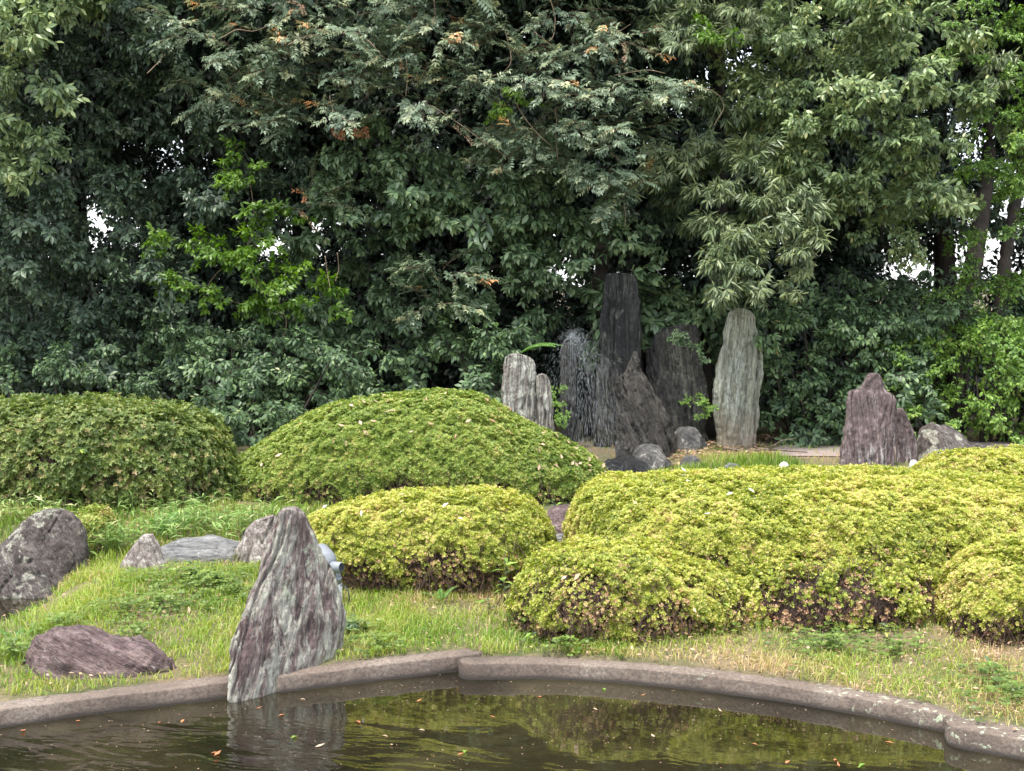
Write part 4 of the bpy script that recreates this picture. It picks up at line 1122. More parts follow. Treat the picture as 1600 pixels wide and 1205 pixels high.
tree('bamboo_leaved_oak', 'narrow leaved tree whose pale drooping branch hangs over the pale green stone', 'narrow',
     [(1150, 330, 60, 45, 12.6), (1200, 370, 65, 45, 12.4), (1130, 440, 60, 35, 12.3), (1195, 440, 70, 45, 12.2), (1250, 400, 45, 40, 12.5), (1160, 290, 60, 40, 12.8), (1215, 330, 60, 40, 12.7), (1120, 370, 50, 40, 12.8), (1100, 20, 75, 45, 12.9), (1150, 40, 60, 45, 13.0), (1060, 70, 70, 40, 12.9), (1040, 250, 55, 60, 13.3), (1090, 200, 60, 50, 13.4), (1000, 290, 40, 35, 13.4), (1080, 290, 45, 40, 13.5)]
     + scatter(rs, (930, -330, 1150, -10), 6, (80, 120), (70, 100), (13.2, 14.5)),
     [gp(1100, 13.5), tuple(P(1098, 590, 13.5)), tuple(P(1113, 480, 13.6)), tuple(P(1125, 380, 14.0)), tuple(P(1130, 250, 15.0)), tuple(P(1120, 0, 15.2))], 0.1, 305, dens=1.1)
tree('evergreen_tree', 'small leaved tree with forked brown trunk at the far right edge', 'small',
     [(1570, 170, 45, 45, 13.0), (1595, 100, 40, 50, 13.0), (1590, 210, 50, 40, 13.0), (1540, 150, 30, 35, 13.4, 'oak_dark'), (1620, 280, 50, 40, 13.2), (1530, 260, 40, 40, 13.6), (1560, 290, 45, 30, 13.5), (1505, 90, 30, 40, 13.0), (1510, 30, 40, 40, 13.0), (1580, 350, 35, 30, 13.4), (1500, 370, 40, 30, 13.8), (1450, 350, 40, 25, 13.8), (1480, 420, 35, 30, 13.9), (1560, 440, 40, 30, 13.8), (1640, 120, 70, 80, 13.3), (1660, 400, 60, 80, 13.4), (1535, 200, 35, 35, 13.3, 'oak_light'), (1540, 320, 32, 26, 13.6), (1525, 110, 30, 35, 13.2, 'narrow'), (1555, 60, 40, 30, 13.6), (1590, 300, 45, 35, 13.1), (1545, 270, 35, 30, 13.2), (1600, 510, 40, 26, 13.5), (1540, 500, 40, 24, 13.6), (1575, 470, 30, 22, 13.7), (1460, 470, 30, 24, 13.8)]
     + scatter(rs, (1500, -420, 1850, -20), 9, (90, 140), (70, 110), (13.4, 15.0)),
     [gp(1492, 14.2), tuple(P(1497, 500, 14.2)), tuple(P(1520, 420, 14.3)), tuple(P(1530, 370, 14.6)), tuple(P(1545, 250, 15.8)), tuple(P(1548, 80, 16.2)), tuple(P(1545, -200, 16.4))], 0.13, 306, bark='bark')
tree('evergreen_tree', 'slender trunked tree standing furthest right above the bright hedge', 'small',
     [(1605, 455, 40, 25, 14.2), (1680, 300, 80, 90, 14.4), (1700, 100, 90, 90, 14.4)] + scatter(rs, (1600, -300, 1900, 100), 6, (90, 130), (70, 100), (14.2, 15.2)),
     [gp(1563, 14.6), tuple(P(1566, 470, 14.6)), tuple(P(1572, 390, 14.8)), tuple(P(1600, 250, 15.8)), tuple(P(1620, 50, 16.2))], 0.1, 307, bark='bark')
tree('evergreen_tree', 'dark straight trunk with glossy leaves just left of the tallest stone', 'glossy',
     [(950, 395, 45, 26, 13.0), (905, 350, 45, 35, 13.6), (985, 380, 35, 25, 13.2), (1010, 330, 55, 45, 13.9, 'oak_dark'), (1060, 360, 50, 40, 14.2, 'oak_dark'), (1020, 475, 35, 35, 13.4), (990, 500, 30, 30, 13.3), (1050, 500, 30, 25, 13.5)]
     + scatter(rs, (700, -430, 960, -60), 8, (90, 140), (70, 110), (13.6, 15.0)),
     [gp(936, 13.7), tuple(P(936, 560, 13.7)), tuple(P(938, 400, 13.8)), tuple(P(944, 300, 15.2)), tuple(P(960, 150, 16.5)), tuple(P(950, -200, 16.9))], 0.13, 308)

# the pinnate leaved vine that hangs over the upper middle
rv = np.random.default_rng(401)
vb = np.array(gp(660, 14.2))
vine = thing('wisteria_vine', 'grey green feathery vine draped over the tree tops in the upper middle', 'vine', vb)
vl = [(310, 60, 70, 35, 13.2), (380, 85, 80, 40, 13.0), (450, 110, 75, 45, 13.0), (540, 60, 85, 45, 12.9), (600, 110, 80, 45, 12.8), (680, 80, 85, 50, 12.8), (650, 160, 75, 45, 12.8), (560, 170, 70, 40, 12.9), (470, 190, 65, 40, 13.1), (740, 140, 75, 50, 12.8), (720, 200, 70, 45, 12.9), (790, 60, 80, 50, 12.8), (830, 130, 80, 50, 12.7), (890, 90, 80, 45, 12.7), (930, 160, 80, 45, 12.6), (880, 200, 80, 45, 12.6), (970, 210, 65, 40, 12.6), (1000, 150, 60, 30, 12.6), (820, 220, 60, 40, 12.8), (940, 270, 60, 40, 12.7), (970, 320, 45, 28, 12.7), (900, 260, 60, 40, 12.8), (400, 20, 80, 45, 13.1), (480, 20, 80, 45, 13.0), (880, 20, 80, 45, 12.9), (960, 60, 65, 40, 12.8), (690, 430, 40, 40, 12.9), (685, 475, 35, 25, 12.9), (430, 200, 60, 35, 13.2), (350, 150, 45, 35, 13.4), (640, 20, 80, 40, 13.0), (720, 20, 80, 45, 13.0), (1045, 140, 40, 22, 12.5), (480, 330, 25, 35, 13.0), (780, 260, 55, 40, 13.0)]
vl += scatter(rs, (300, -400, 1000, -30), 14, (100, 150), (70, 110), (12.9, 14.6))
for l in vl:
    s = l[4] / FPX
    lobe(vine, vb, 'wisteria', P(l[0], l[1], l[4]), np.array((l[2] * s, min(l[2], l[3]) * s + 0.05, l[3] * s)), rv, 1.15, size=0.7)
def vine_stem(pts, Y, r0=0.008, parent=None, base=None, name='stem', mat='vine_stem', bulge=0.06):
    w = np.array([P(a, b_, Y + bulge * math.sin(i * 1.7)) for i, (a, b_) in enumerate(pts)])
    t = np.linspace(0, 1, len(w)); tt = np.linspace(0, 1, len(w) * 5)
    # smooth cubic through the points
    c = np.stack([np.interp(tt, t, w[:, j]) for j in range(3)], 1)
    for _ in range(3):
        c[1:-1] = (c[:-2] + 2 * c[1:-1] + c[2:]) / 4
    mb = MB(); tube(mb, c - base, np.linspace(r0, r0 * 0.5, len(c)), 5)
    return link(name, mb.mesh(name, M[mat]), parent)
tb = [gp(655, 16.9), tuple(P(660, 500, 16.9)), tuple(P(650, 300, 16.9)), tuple(P(640, 100, 15.6)), tuple(P(660, -50, 13.5))]
trunk(vine, vb, tb, 0.05, 0.025, M['vine_stem'], 'stem', 7, 9)
for pts in ([(730, 120), (760, 122), (790, 112), (800, 95), (795, 70), (790, 50)], [(835, 50), (860, 70), (880, 88), (890, 98)], [(940, 62), (970, 48), (985, 38)], [(1040, 152), (1070, 142), (1090, 136), (1110, 140), (1128, 152), (1132, 170), (1122, 185), (1115, 198)], [(960, 118), (990, 112), (1015, 109), (1040, 115)], [(805, 160), (820, 185), (840, 210), (858, 225), (864, 235), (855, 243)], [(515, 150), (520, 175), (545, 190), (560, 195)], [(560, 45), (565, 65), (575, 62), (590, 80), (605, 95)], [(450, 70), (480, 55), (520, 52), (560, 52)], [(868, 170), (870, 195), (868, 215), (872, 250)], [(635, 95), (637, 120), (634, 150)], [(955, 240), (968, 250), (972, 258)], [(975, 320), (978, 340), (976, 355)], [(662, 160), (690, 175), (720, 195), (760, 225), (800, 250)], [(345, 60), (370, 45), (395, 50), (420, 40)], [(230, 115), (245, 100), (258, 85)], [(508, 400), (512, 430), (516, 450)], [(527, 395), (530, 420), (524, 440)], [(678, 0), (680, 20), (676, 40)], [(860, 0), (868, 25), (866, 55), (858, 65)]):
    vine_stem(pts, 12.45, 0.0048, vine, vb)
# a cluster of orange dying leaves in the vine
for k, (px, py, Y) in enumerate([(518, 193, 12.7), (538, 198, 12.7), (552, 195, 12.7), (572, 195, 12.75), (478, 300, 12.9), (482, 345, 12.9), (625, 95, 12.6), (980, 85, 12.5), (725, 210, 12.7), (475, 20, 12.8), (470, 8, 12.8)]):
    mbx = MB()
    r = np.random.default_rng(500 + k)
    c0 = P(px, py, Y)
    for q in range(2):
        d = unit(np.array((r.normal(0, 0.5), -0.4, -1.0 if k < 4 else r.normal(-0.3, 0.4))))
        ra = c0 + d * np.linspace(0, 0.13, 8)[:, None]
        sd = unit(np.cross(d, np.array((0.1, 1, 0.2))))
        pp = np.repeat(ra[1:], 2, 0); sg = np.tile([1, -1], 7)[:, None]
        V, F, T = leaf_arrays(pp - vb, sd * sg + d * 0.9 + r.normal(0, 0.25, (14, 3)), np.tile([0, -1, 0.3], (14, 1)) + r.normal(0, 0.5, (14, 3)), r.uniform(0.025, 0.042, 14), 0.012, r.uniform(0, 1, 14), 0.2, 0.1)
        mbx.add(V, F, T)
    link('leaves', mbx.mesh('leaves', M['dry_orange'] if k < 5 else M['dry_tan']), vine)

# bright lime climber on the left
rl = np.random.default_rng(411)
lb_ = np.array(gp(430, 13.4))
lime = thing('climber', 'bright lime green climber hanging in front of the dark oak', 'vine', lb_)
for l in [(390, 265, 30, 28, 13.0), (365, 290, 25, 25, 13.0), (410, 395, 40, 28, 12.8), (440, 355, 35, 30, 12.9), (380, 420, 40, 28, 12.7), (425, 440, 45, 28, 12.7), (470, 450, 40, 30, 12.7), (500, 475, 30, 28, 12.7), (350, 410, 30, 22, 12.9), (445, 490, 35, 22, 12.8), (410, 480, 32, 22, 12.8), (270, 395, 30, 20, 12.9), (290, 430, 25, 18, 12.9), (310, 455, 25, 18, 12.9), (320, 395, 25, 15, 12.9), (415, 320, 28, 24, 13.0), (805, 165, 14, 10, 12.5), (1120, 62, 16, 9, 12.6)]:
    s = l[4] / FPX
    lobe(lime, lb_, 'lime', P(l[0], l[1], l[4]), np.array((l[2] * s, l[3] * s, l[3] * s)), rl, 0.85, size=0.45, sc=0.52)
vine_stem([(432, 600), (440, 540), (450, 500), (430, 470), (400, 440), (380, 400), (400, 350), (390, 280)], 13.1, 0.008, lime, lb_)
vine_stem([(380, 400), (345, 420), (320, 450), (355, 470), (400, 480)], 12.9, 0.005, lime, lb_)

# ------------------------------------------------------------------ trees behind, which close the wall of green
def back_tree(label, x0, x1, Yr, seed, step=92, dark='oak_dark'):
    r = np.random.default_rng(seed)
    pxm = (x0 + x1) / 2
    base = np.array(gp(pxm, Yr[1], Z0))
    root = thing('evergreen_tree', label, 'tree', base, 'dark trees at the back of the garden')
    trunk(root, base, up(pxm, Yr[1], [(pxm + 5, 400), (pxm - 8, 100), (pxm, -300)]), 0.16, 0.07, M['bark'], seed=seed)
    py = -520
    while py < 640:
        px = x0 + r.uniform(0, step * 0.5)
        while px < x1:
            qx, qy = px + r.normal(0, 14), py + r.normal(0, 14)
            for Y, sc in ((r.uniform(*Yr), r.uniform(0.72, 0.95)),):
                rad = 0.85 * sc / Y * FPX * 0.5
                if in_gap(qx, qy, rad):
                    # smaller sprays keep the edge of the gap ragged
                    for _ in range(3):
                        ax, ay = qx + r.normal(0, 34), qy + r.normal(0, 34)
                        if in_gap(ax, ay, 20): continue
                        place_bough(root, base, dark, P(ax, ay, Y), (r.normal(0, 1), -0.8, r.normal(0, 0.4)), 0.75, r)
                    continue
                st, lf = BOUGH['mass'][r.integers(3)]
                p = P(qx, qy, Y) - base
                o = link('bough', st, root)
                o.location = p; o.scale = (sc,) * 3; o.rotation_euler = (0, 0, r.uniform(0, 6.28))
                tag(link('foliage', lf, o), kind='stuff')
            px += step
        py += step * 0.8
    return root
near_row = [(-420, -60, 'shaded dark tree at the back past the left edge of the view'), (-60, 300, 'shaded dark tree at the back above the left clipped bush'), (300, 640, 'shaded dark tree at the back behind the bright lime climber'), (640, 960, 'shaded dark tree at the back behind the glossy leaved camellia tree'), (960, 1300, 'shaded dark tree at the back behind the pale green standing stone'), (1300, 1640, 'shaded dark tree at the back behind the bright right hedge'), (1640, 2000, 'shaded dark tree at the back past the right edge of the view')]
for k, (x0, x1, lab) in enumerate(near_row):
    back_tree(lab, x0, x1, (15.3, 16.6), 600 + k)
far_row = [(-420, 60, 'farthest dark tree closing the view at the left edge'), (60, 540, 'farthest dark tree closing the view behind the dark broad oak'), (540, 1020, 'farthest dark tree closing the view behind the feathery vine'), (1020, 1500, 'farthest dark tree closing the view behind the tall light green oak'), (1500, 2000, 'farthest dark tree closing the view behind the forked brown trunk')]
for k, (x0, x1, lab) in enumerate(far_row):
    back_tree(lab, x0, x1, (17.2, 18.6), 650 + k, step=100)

# ------------------------------------------------------------------ hedges and undergrowth below the trees
def shrub(label, kind, lobes, seed, cat='shrub', group=None, dens=1.45, sc=0.8, name='shrub'):
    r = np.random.default_rng(seed)
    px = sum(l[0] for l in lobes) / len(lobes); Y = max(l[4] for l in lobes) + 0.15
    base = np.array(gp(px, Y))
    base[2] = float(gz(base[0], base[1]))
    root = thing(name, label, cat, base, group)
    for l in lobes:
        knd = l[5] if len(l) > 5 else kind
        C = P(l[0], l[1], l[4]); s = l[4] / FPX
        R = np.array((l[2] * s, min(l[2], l[3]) * s * 0.9 + 0.08, l[3] * s))
        lobe(root, base, knd, C, R, r, dens, size=0.45, low=-0.75, sc=sc)
        a0 = np.array((C[0] * 0.6 + base[0] * 0.4, C[1] + 0.1, Z0 - 0.02))
        if cat == 'plant': continue
        mb = MB(); tube(mb, np.array([a0, (a0 + C) / 2 + r.normal(0, 0.05, 3), C]) - base, [0.02, 0.014, 0.006], 5)
        link('stem', mb.mesh('stem', M['bark']), root)
    return root
def fill(x0, y0, x1, y1, n, rx, ry, Y, seed, kind=None):
    return scatter(np.random.default_rng(seed), (x0, y0, x1, y1), n, rx, ry, Y, 0, kind)
shrub('dark green hedge to the right of the pale green stone', 'shrub', fill(1195, 500, 1330, 668, 22, (34, 48), (26, 36), (12.9, 13.3), 1) + fill(1215, 490, 1420, 570, 8, (40, 50), (28, 36), (13.4, 13.8), 2), 701, 'hedge', name='hedge')
shrub('dense mid green hedge behind the purple upright stone', 'shrub', fill(1320, 510, 1460, 680, 26, (34, 46), (26, 36), (13.0, 13.5), 3), 702, 'hedge', name='hedge')
shrub('bright yellow green hedge at the right above the path', 'hedge_light', fill(1395, 530, 1650, 682, 48, (28, 40), (24, 32), (12.8, 13.2), 4) + fill(1420, 510, 1640, 560, 10, (40, 55), (24, 30), (13.1, 13.5), 5), 703, 'hedge', dens=2.0, sc=0.7, name='hedge')
shrub('leggy dark shrub under the forked trunk at right', 'shrub', fill(1290, 440, 1500, 530, 12, (36, 50), (24, 34), (13.8, 14.3), 6) + fill(1520, 480, 1660, 530, 6, (36, 50), (24, 30), (13.9, 14.3), 7), 704)
shrub('leafy green shrub under the trees between the left bush and the dome', 'shrub', [(370, 690, 30, 30, 11.9), (395, 665, 30, 30, 12.0), (355, 660, 30, 30, 12.0)] + fill(330, 560, 520, 660, 12, (36, 50), (28, 38), (12.2, 12.8), 8) + fill(300, 520, 430, 690, 11, (36, 50), (28, 38), (12.9, 13.4), 9), 705)
shrub('dark leafy shrub behind the crest of the domed bush', 'shrub', fill(500, 560, 640, 620, 7, (36, 50), (26, 36), (12.8, 13.4), 10), 706)
shrub('fresh green shrub left of the pale flat topped stone', 'shrub', [(770, 560, 32, 26, 12.6), (750, 590, 30, 24, 12.5), (778, 600, 22, 22, 12.4), (730, 570, 28, 22, 12.9), (800, 540, 26, 18, 12.9)], 707, sc=0.85)
shrub('black shaded shrub behind the left clipped bush', 'shrub', fill(-60, 545, 330, 620, 13, (46, 62), (30, 40), (12.9, 13.5), 11), 708, sc=0.68)
shrub('shaded leafy shrub between the notched stone and the tallest stone', 'glossy', [(1000, 480, 34, 30, 13.3), (1030, 500, 30, 24, 13.3), (985, 520, 25, 25, 13.4), (1085, 520, 26, 40, 13.6), (1075, 580, 20, 40, 13.6)], 709, sc=0.7)
shrub('low ferny plant growing on top of the notched stone', 'shrub', [(1062, 520, 16, 10, 12.55), (1090, 555, 12, 14, 12.5), (1080, 528, 14, 8, 12.5)], 710, 'plant', sc=0.26, name='plant')
shrub('small green plant beside the foot of the short grey upright stone', 'hedge_light', [(868, 635, 10, 12, 11.9), (874, 655, 10, 9, 11.8), (866, 610, 8, 12, 12.0)], 711, 'plant', sc=0.28, name='plant')
shrub('little yellow green sprig at the foot of the broad notched stone', 'hedge_light', [(1085, 630, 14, 9, 12.2), (1108, 632, 12, 8, 12.2), (1096, 642, 8, 6, 12.2)], 712, 'plant', sc=0.26, name='plant')
shrub('dark leafy plant nestled at the right foot of the slanted stone', 'shrub', [(562, 968, 16, 16, 6.95), (575, 990, 22, 18, 6.9), (600, 1005, 20, 14, 6.85), (555, 1005, 16, 16, 6.8), (590, 1020, 18, 10, 6.75), (540, 1028, 14, 8, 6.7)], 713, 'plant', sc=0.22, name='plant')
# ------------------------------------------------------------------ grass on the banks
def blades(n, region, seed, hmin, hmax, width, dens_fn=None, tint_fn=None, flop=0.5):
    r = np.random.default_rng(seed)
    x = r.uniform(region[0], region[1], n); y = r.uniform(region[2], region[3], n)
    s = y - yk(x)
    k = s > 0.13
    pn = np.stack([x, y, x * 0], -1)
    cl = fbm(pn * 3.0, 4, seed) * 0.5 + 0.5
    k &= r.random(n) < np.clip(0.25 + 1.5 * (cl - 0.25), 0.05, 1)
    if dens_fn is not None: k &= r.random(n) < dens_fn(x, y, s)
    x, y, s, cl = x[k], y[k], s[k], cl[k]
    n = len(x)
    z = gz(x, y)
    k2 = (z > 0.03) & ~((x < -2.6) & (y < 7.9) & (y > 6.7) & (r.random(n) < 0.65)) & ((((x + 2.03) / 0.36) ** 2 + ((y - 6.25) / 0.17) ** 2) > 1)
    x, y, s, cl, z = x[k2], y[k2], s[k2], cl[k2], z[k2]; n = len(x)
    h = r.uniform(hmin, hmax, n) * (0.55 + 0.9 * cl)
    az = r.uniform(0, 6.28, n); lean = r.uniform(0.1, 1.0, n) * flop
    d = np.stack([np.cos(az), np.sin(az), np.zeros(n)], -1)
    w = width * r.uniform(0.6, 1.2, n)
    sd = np.stack([-np.sin(az + r.normal(0, .8, n)), np.cos(az), np.zeros(n)], -1)
    b0 = np.stack([x, y, z - 0.005], -1)
    up_ = np.array((0, 0, 1.0))
    m1 = b0 + up_ * (h * 0.6)[:, None] + d * (h * lean * 0.35)[:, None]
    t1 = b0 + up_ * (h * (1 - 0.35 * lean))[:, None] + d * (h * lean)[:, None]
    V = np.stack([b0 - sd * w[:, None] / 2, b0 + sd * w[:, None] / 2, m1 - sd * w[:, None] * 0.4, m1 + sd * w[:, None] * 0.4, t1], 1).reshape(-1, 3)
    b = (np.arange(n) * 5)[:, None]
    F = np.concatenate([b + np.array([[0, 1, 3]]), b + np.array([[0, 3, 2]]), b + np.array([[2, 3, 4]])])
    pn = np.stack([x, y, x * 0], -1)
    T = 0.42 + 0.55 * fbm(pn * 1.6, 3, seed + 3) + r.normal(0, 0.13, n)
    if tint_fn is not None: T = T + tint_fn(x, y, s)
    dry = r.random(n) < 0.06
    T = np.where(dry, r.uniform(0.85, 1.0, n), np.clip(T, 0, 0.98))
    return V, F, np.repeat(T, 5)

MG = MB()
def left_t(x, y, s):
    return np.where(s < 0.35, 0.2, 0.04)
MG.add(*blades(62000, (-3.3, -0.6, 5.9, 8.4), 801, 0.025, 0.08, 0.005, None, left_t, 1.1))
def mid_t(x, y, s):
    return 0.14 + 0.2 * np.clip(1 - s / 0.3, 0, 1)
MG.add(*blades(32000, (-0.75, 0.6, 6.3, 8.2), 802, 0.02, 0.085, 0.0045, None, mid_t, 1.1))
def right_d(x, y, s):
    return np.clip(0.75 - 0.12 * (x - 0.4), 0.4, 0.9)
def right_t(x, y, s):
    return 0.16 + 0.1 * np.clip(1 - s / 0.4, 0, 1)
MG.add(*blades(70000, (0.3, 3.2, 5.4, 7.4), 803, 0.02, 0.07, 0.0045, right_d, right_t, 1.3))
MG.add(*blades(15000, (-3.9, -1.2, 8.2, 9.8), 804, 0.04, 0.1, 0.006))
MG.add(*blades(16000, (1.2, 3.2, 10.3, 11.9), 805, 0.04, 0.11, 0.006, lambda x, y, s: np.where(x < 2.75 - (y - 10.3) * 0.15, 0.9, 0.0), lambda x, y, s: 0.05 + 0 * x))
MG.add(*blades(7000, (0.9, 4.5, 11.2, 12.8), 806, 0.03, 0.07, 0.006, lambda x, y, s: 0.35 + 0 * x, lambda x, y, s: 0.2 + 0 * x))
MG.add(*blades(16000, (3.2, 5.6, 3.6, 10.5), 807, 0.03, 0.08, 0.006, None, lambda x, y, s: 0.15 + 0 * x, 1.1))
MG.add(*blades(9000, (-5.2, -3.3, 4.2, 7.6), 808, 0.03, 0.08, 0.006, None, lambda x, y, s: 0.1 + 0 * x, 1.1))
go = link('grass', MG.mesh('grass', M['grass']))
tag(go, 'short bright grass with straw coloured patches on the pond banks', 'grass', kind='stuff')

# clover and creeping ground cover between the grass
r = np.random.default_rng(811)
CV = MB()
patches = [(95, 975, 0.12), (215, 990, 0.10), (60, 1085, 0.06), (300, 905, 0.3), (250, 950, 0.22), (340, 915, 0.25), (190, 960, 0.15), (370, 930, 0.15), (570, 985, 0.12), (590, 1010, 0.14), (555, 1030, 0.1), (1560, 1060, 0.16), (1590, 1090, 0.2), (1300, 1010, 0.2), (1400, 1015, 0.12), (1130, 980, 0.15), (530, 1040, 0.08), (20, 1020, 0.14), (1570, 990, 0.15), (1330, 975, 0.2), (880, 1012, 0.12)]
for px, py, rad in patches:
    c0 = G(px, py, 0.14)
    for _ in range(2): c0 = G(px, py, float(gz(c0[0], c0[1])) + 0.03)
    n = int(750 * rad * rad * 4) + 12
    a = r.uniform(0, 6.28, n); q = np.minimum(np.abs(r.normal(0, 0.75, n)), 1.9) * rad
    x = c0[0] + np.cos(a) * q * 1.4; y = c0[1] + np.sin(a) * q
    z = gz(x, y) + 0.02 + 0.07 * r.random(n) * np.clip(1 - (q / rad) ** 2 * 0.5, 0.15, 1)
    pos = np.repeat(np.stack([x, y, z], -1), 3, 0)
    ph = np.repeat(r.uniform(0, 6.28, n), 3) + np.tile([0, 2.09, 4.19], n)
    d = np.stack([np.cos(ph), np.sin(ph), 0.25 + 0 * ph], -1)
    L_ = np.repeat(r.uniform(0.016, 0.032, n), 3)
    V, F, T = leaf_arrays(pos, d, np.tile([0, -0.35, 1.0], (3 * n, 1)) + r.normal(0, 0.2, (3 * n, 3)), L_, L_ * 0.75, np.repeat(np.clip(0.4 + r.normal(0, 0.25, n), 0, 1), 3), 0.1, 0.05, simple=True, widest=0.6)
    k = (y - yk(x) > 0.12)[np.repeat(np.arange(n), 3)]
    CV.add(V, F, T)
co = link('clover', CV.mesh('clover', M['clover']))
tag(co, 'blue green clover and creepers among the grass', 'ground cover', kind='stuff')

# dry litter on the ground
LT = MB()
def litter(region, n, seed, lo=0.015, hi=0.04, zoff=0.012):
    r = np.random.default_rng(seed)
    x = r.uniform(region[0], region[1], n); y = r.uniform(region[2], region[3], n)
    k = (y - yk(x) > 0.1) & (gz(x, y) > 0.02)
    x, y = x[k], y[k]; n = len(x)
    a = r.uniform(0, 6.28, n)
    L_ = r.uniform(lo, hi, n)
    V, F, T = leaf_arrays(np.stack([x, y, gz(x, y) + zoff + 0.02 * r.random(n)], -1), np.stack([np.cos(a), np.sin(a), r.normal(0, 0.2, n)], -1), np.tile([0, 0, 1.0], (n, 1)) + r.normal(0, 0.35, (n, 3)), L_, L_ * r.uniform(0.12, 0.5, n), r.random(n), 0.2, 0.1, simple=True)
    LT.add(V, F, T)
litter((0.3, 3.2, 5.4, 7.4), 3600, 821, 0.012, 0.035, 0.02)
litter((-0.7, 0.6, 6.3, 7.6), 700, 822, 0.012, 0.03, 0.02)
litter((-3.2, -0.6, 5.9, 8.2), 500, 823, 0.012, 0.035, 0.03)
litter((-3.8, -1.5, 8.3, 9.8), 700, 824, 0.02, 0.05, 0.03)
litter((1.0, 2.5, 11.9, 12.9), 1200, 825, 0.03, 0.07, 0.02)
litter((2.4, 6.0, 13.1, 13.5), 900, 826, 0.03, 0.07, 0.02)
tag(link('leaf_litter', LT.mesh('leaf_litter', M['dry_tan'])), 'dry brown leaf scraps scattered over the soil and grass', 'leaf litter', kind='stuff')

# ------------------------------------------------------------------ ferns, bamboo grass, seedlings
def frond_mesh(L, seed, w=0.32, pairs=16, arch=0.5):
    r = np.random.default_rng(seed)
    t = np.linspace(0, 1, pairs + 4)
    c = np.stack([t * L, 0.04 * L * np.sin(t * 3), arch * L * (t - 1.05 * t ** 2)], 1)
    mb = MB(); tube(mb, c, np.linspace(0.004, 0.0012, len(t)) * max(0.5, L / 0.4), 4, T=0.3, cap=False)
    tn = unit(np.gradient(c, axis=0))
    P_, D_, N_, L_ = [], [], [], []
    for i in range(3, len(t)):
        sd = unit(np.cross(tn[i], (0, 0, 1.0)))
        nn = np.cross(sd, tn[i])
        ll = w * L * (0.35 + 0.65 * math.sin(min(1, t[i] * 1.6) * math.pi / 2)) * (1.08 - t[i]) ** 0.8
        for sg in (1, -1):
            P_.append(c[i]); D_.append(sd * sg + tn[i] * 0.35 + np.array((0, 0, -0.15))); N_.append(nn + r.normal(0, 0.12, 3)); L_.append(ll * r.uniform(0.9, 1.1))
    L_ = np.array(L_)
    V, F, T = leaf_arrays(np.array(P_), np.array(D_), np.array(N_), L_, np.full(len(L_), L / pairs * 0.85), np.clip(0.5 + r.normal(0, 0.2, len(L_)), 0, 1), 0.15, 0.1, widest=0.35)
    mb.add(V, F, T)
    return mb.mesh('frond', M['fern'])
FROND = [frond_mesh(0.3, 900 + k) for k in range(3)]
def fern(px, py, Y, n, sc, label, seed, spread=6.28, az0=0.0, el=0.7, group=None, z=None):
    r = np.random.default_rng(seed)
    b0 = P(px, py, Y)
    if z is None: b0[2] = min(b0[2], float(gz(b0[0], b0[1])) + 0.02)
    root = thing('fern', label, 'fern', b0, group)
    for k in range(n):
        o = link('frond', FROND[k % 3], root)
        o.rotation_euler = (r.normal(0, 0.15), -el * r.uniform(0.6, 1.2), az0 + spread * (k / n - 0.5) + r.normal(0, 0.2))
        o.scale = (sc * r.uniform(0.8, 1.15),) * 3
    return root
fern(808, 556, 12.3, 4, 1.5, 'big bright fern arching over the top of the water spray', 911, 0.7, -0.35, 0.35, z=1)
FL = 'ferns on the left bank'
fern(252, 818, 8.8, 6, 0.75, 'fern behind the flat grey slab just left of its middle', 912, group=FL)
fern(285, 812, 9.0, 6, 0.7, 'fern behind the flat grey slab at its middle', 913, group=FL)
fern(205, 965, 7.3, 4, 0.55, 'small yellow green fern just above the low purple boulder', 914, group=FL)
fern(185, 952, 7.4, 5, 0.4, 'tiny fern in the clover above the low purple boulder', 915, group=FL)
fern(28, 1008, 6.7, 4, 0.5, 'small fern left of the low purple boulder', 916, group=FL)
fern(812, 960, 6.95, 4, 0.5, 'small fern at the left foot of the lobed bush', 917)
fern(690, 880, 7.4, 4, 0.45, 'little fern under the rounded yellow green bush', 918)

def bamboo_clump(px, py, Y, n, seed, spread=0.3, h=0.22):
    r = np.random.default_rng(seed)
    b0 = P(px, py, Y); b0[2] = float(gz(b0[0], b0[1]))
    mb = MB()
    x = r.normal(0, spread, n); y = r.normal(0, spread * 0.5, n)
    z = gz(b0[0] + x, b0[1] + y) - b0[2]
    hh = h * r.uniform(0.4, 1.1, n)
    k = 6
    for j in range(k):
        a = r.uniform(0, 6.28, n)
        d = np.stack([np.cos(a), np.sin(a), r.uniform(-0.2, 0.8, n)], -1)
        L_ = r.uniform(0.06, 0.12, n)
        V, F, T = leaf_arrays(np.stack([x, y, z + hh * (0.45 + 0.55 * j / k)], -1), d, np.tile([0, 0, 1.0], (n, 1)) + r.normal(0, 0.2, (n, 3)), L_, L_ * 0.15, np.clip(0.5 + r.normal(0, 0.25, n), 0, 1), 0.15, 0.25)
        mb.add(V, F, T)
    for i in range(n):
        tube(mb, np.array([(x[i], y[i], z[i] - 0.01), (x[i] + 0.01, y[i], z[i] + hh[i])]), 0.0018, 3, T=0.4, cap=False)
    return b0, mb
def bamboo(label, seed, *a, **k):
    b0, mb = bamboo_clump(*a, seed=seed, **k)
    o = link('bamboo_grass', mb.mesh('bamboo_grass', M['bamboo']), None, b0)
    tag(o, label, 'grass clump', 'clumps of bamboo grass in front of the domed bush')
bamboo('bamboo grass clump left of the whitish mossy rock below the dome', 921, 355, 815, 8.9, 60)
bamboo('bamboo grass clump in front of the gap between left bush and dome', 922, 300, 800, 9.2, 60)
bamboo('bamboo grass clump directly behind the slanted stone top', 923, 415, 800, 9.0, 50)
bamboo('bamboo grass clump beside the brown stepping stone', 924, 225, 845, 8.7, 45)
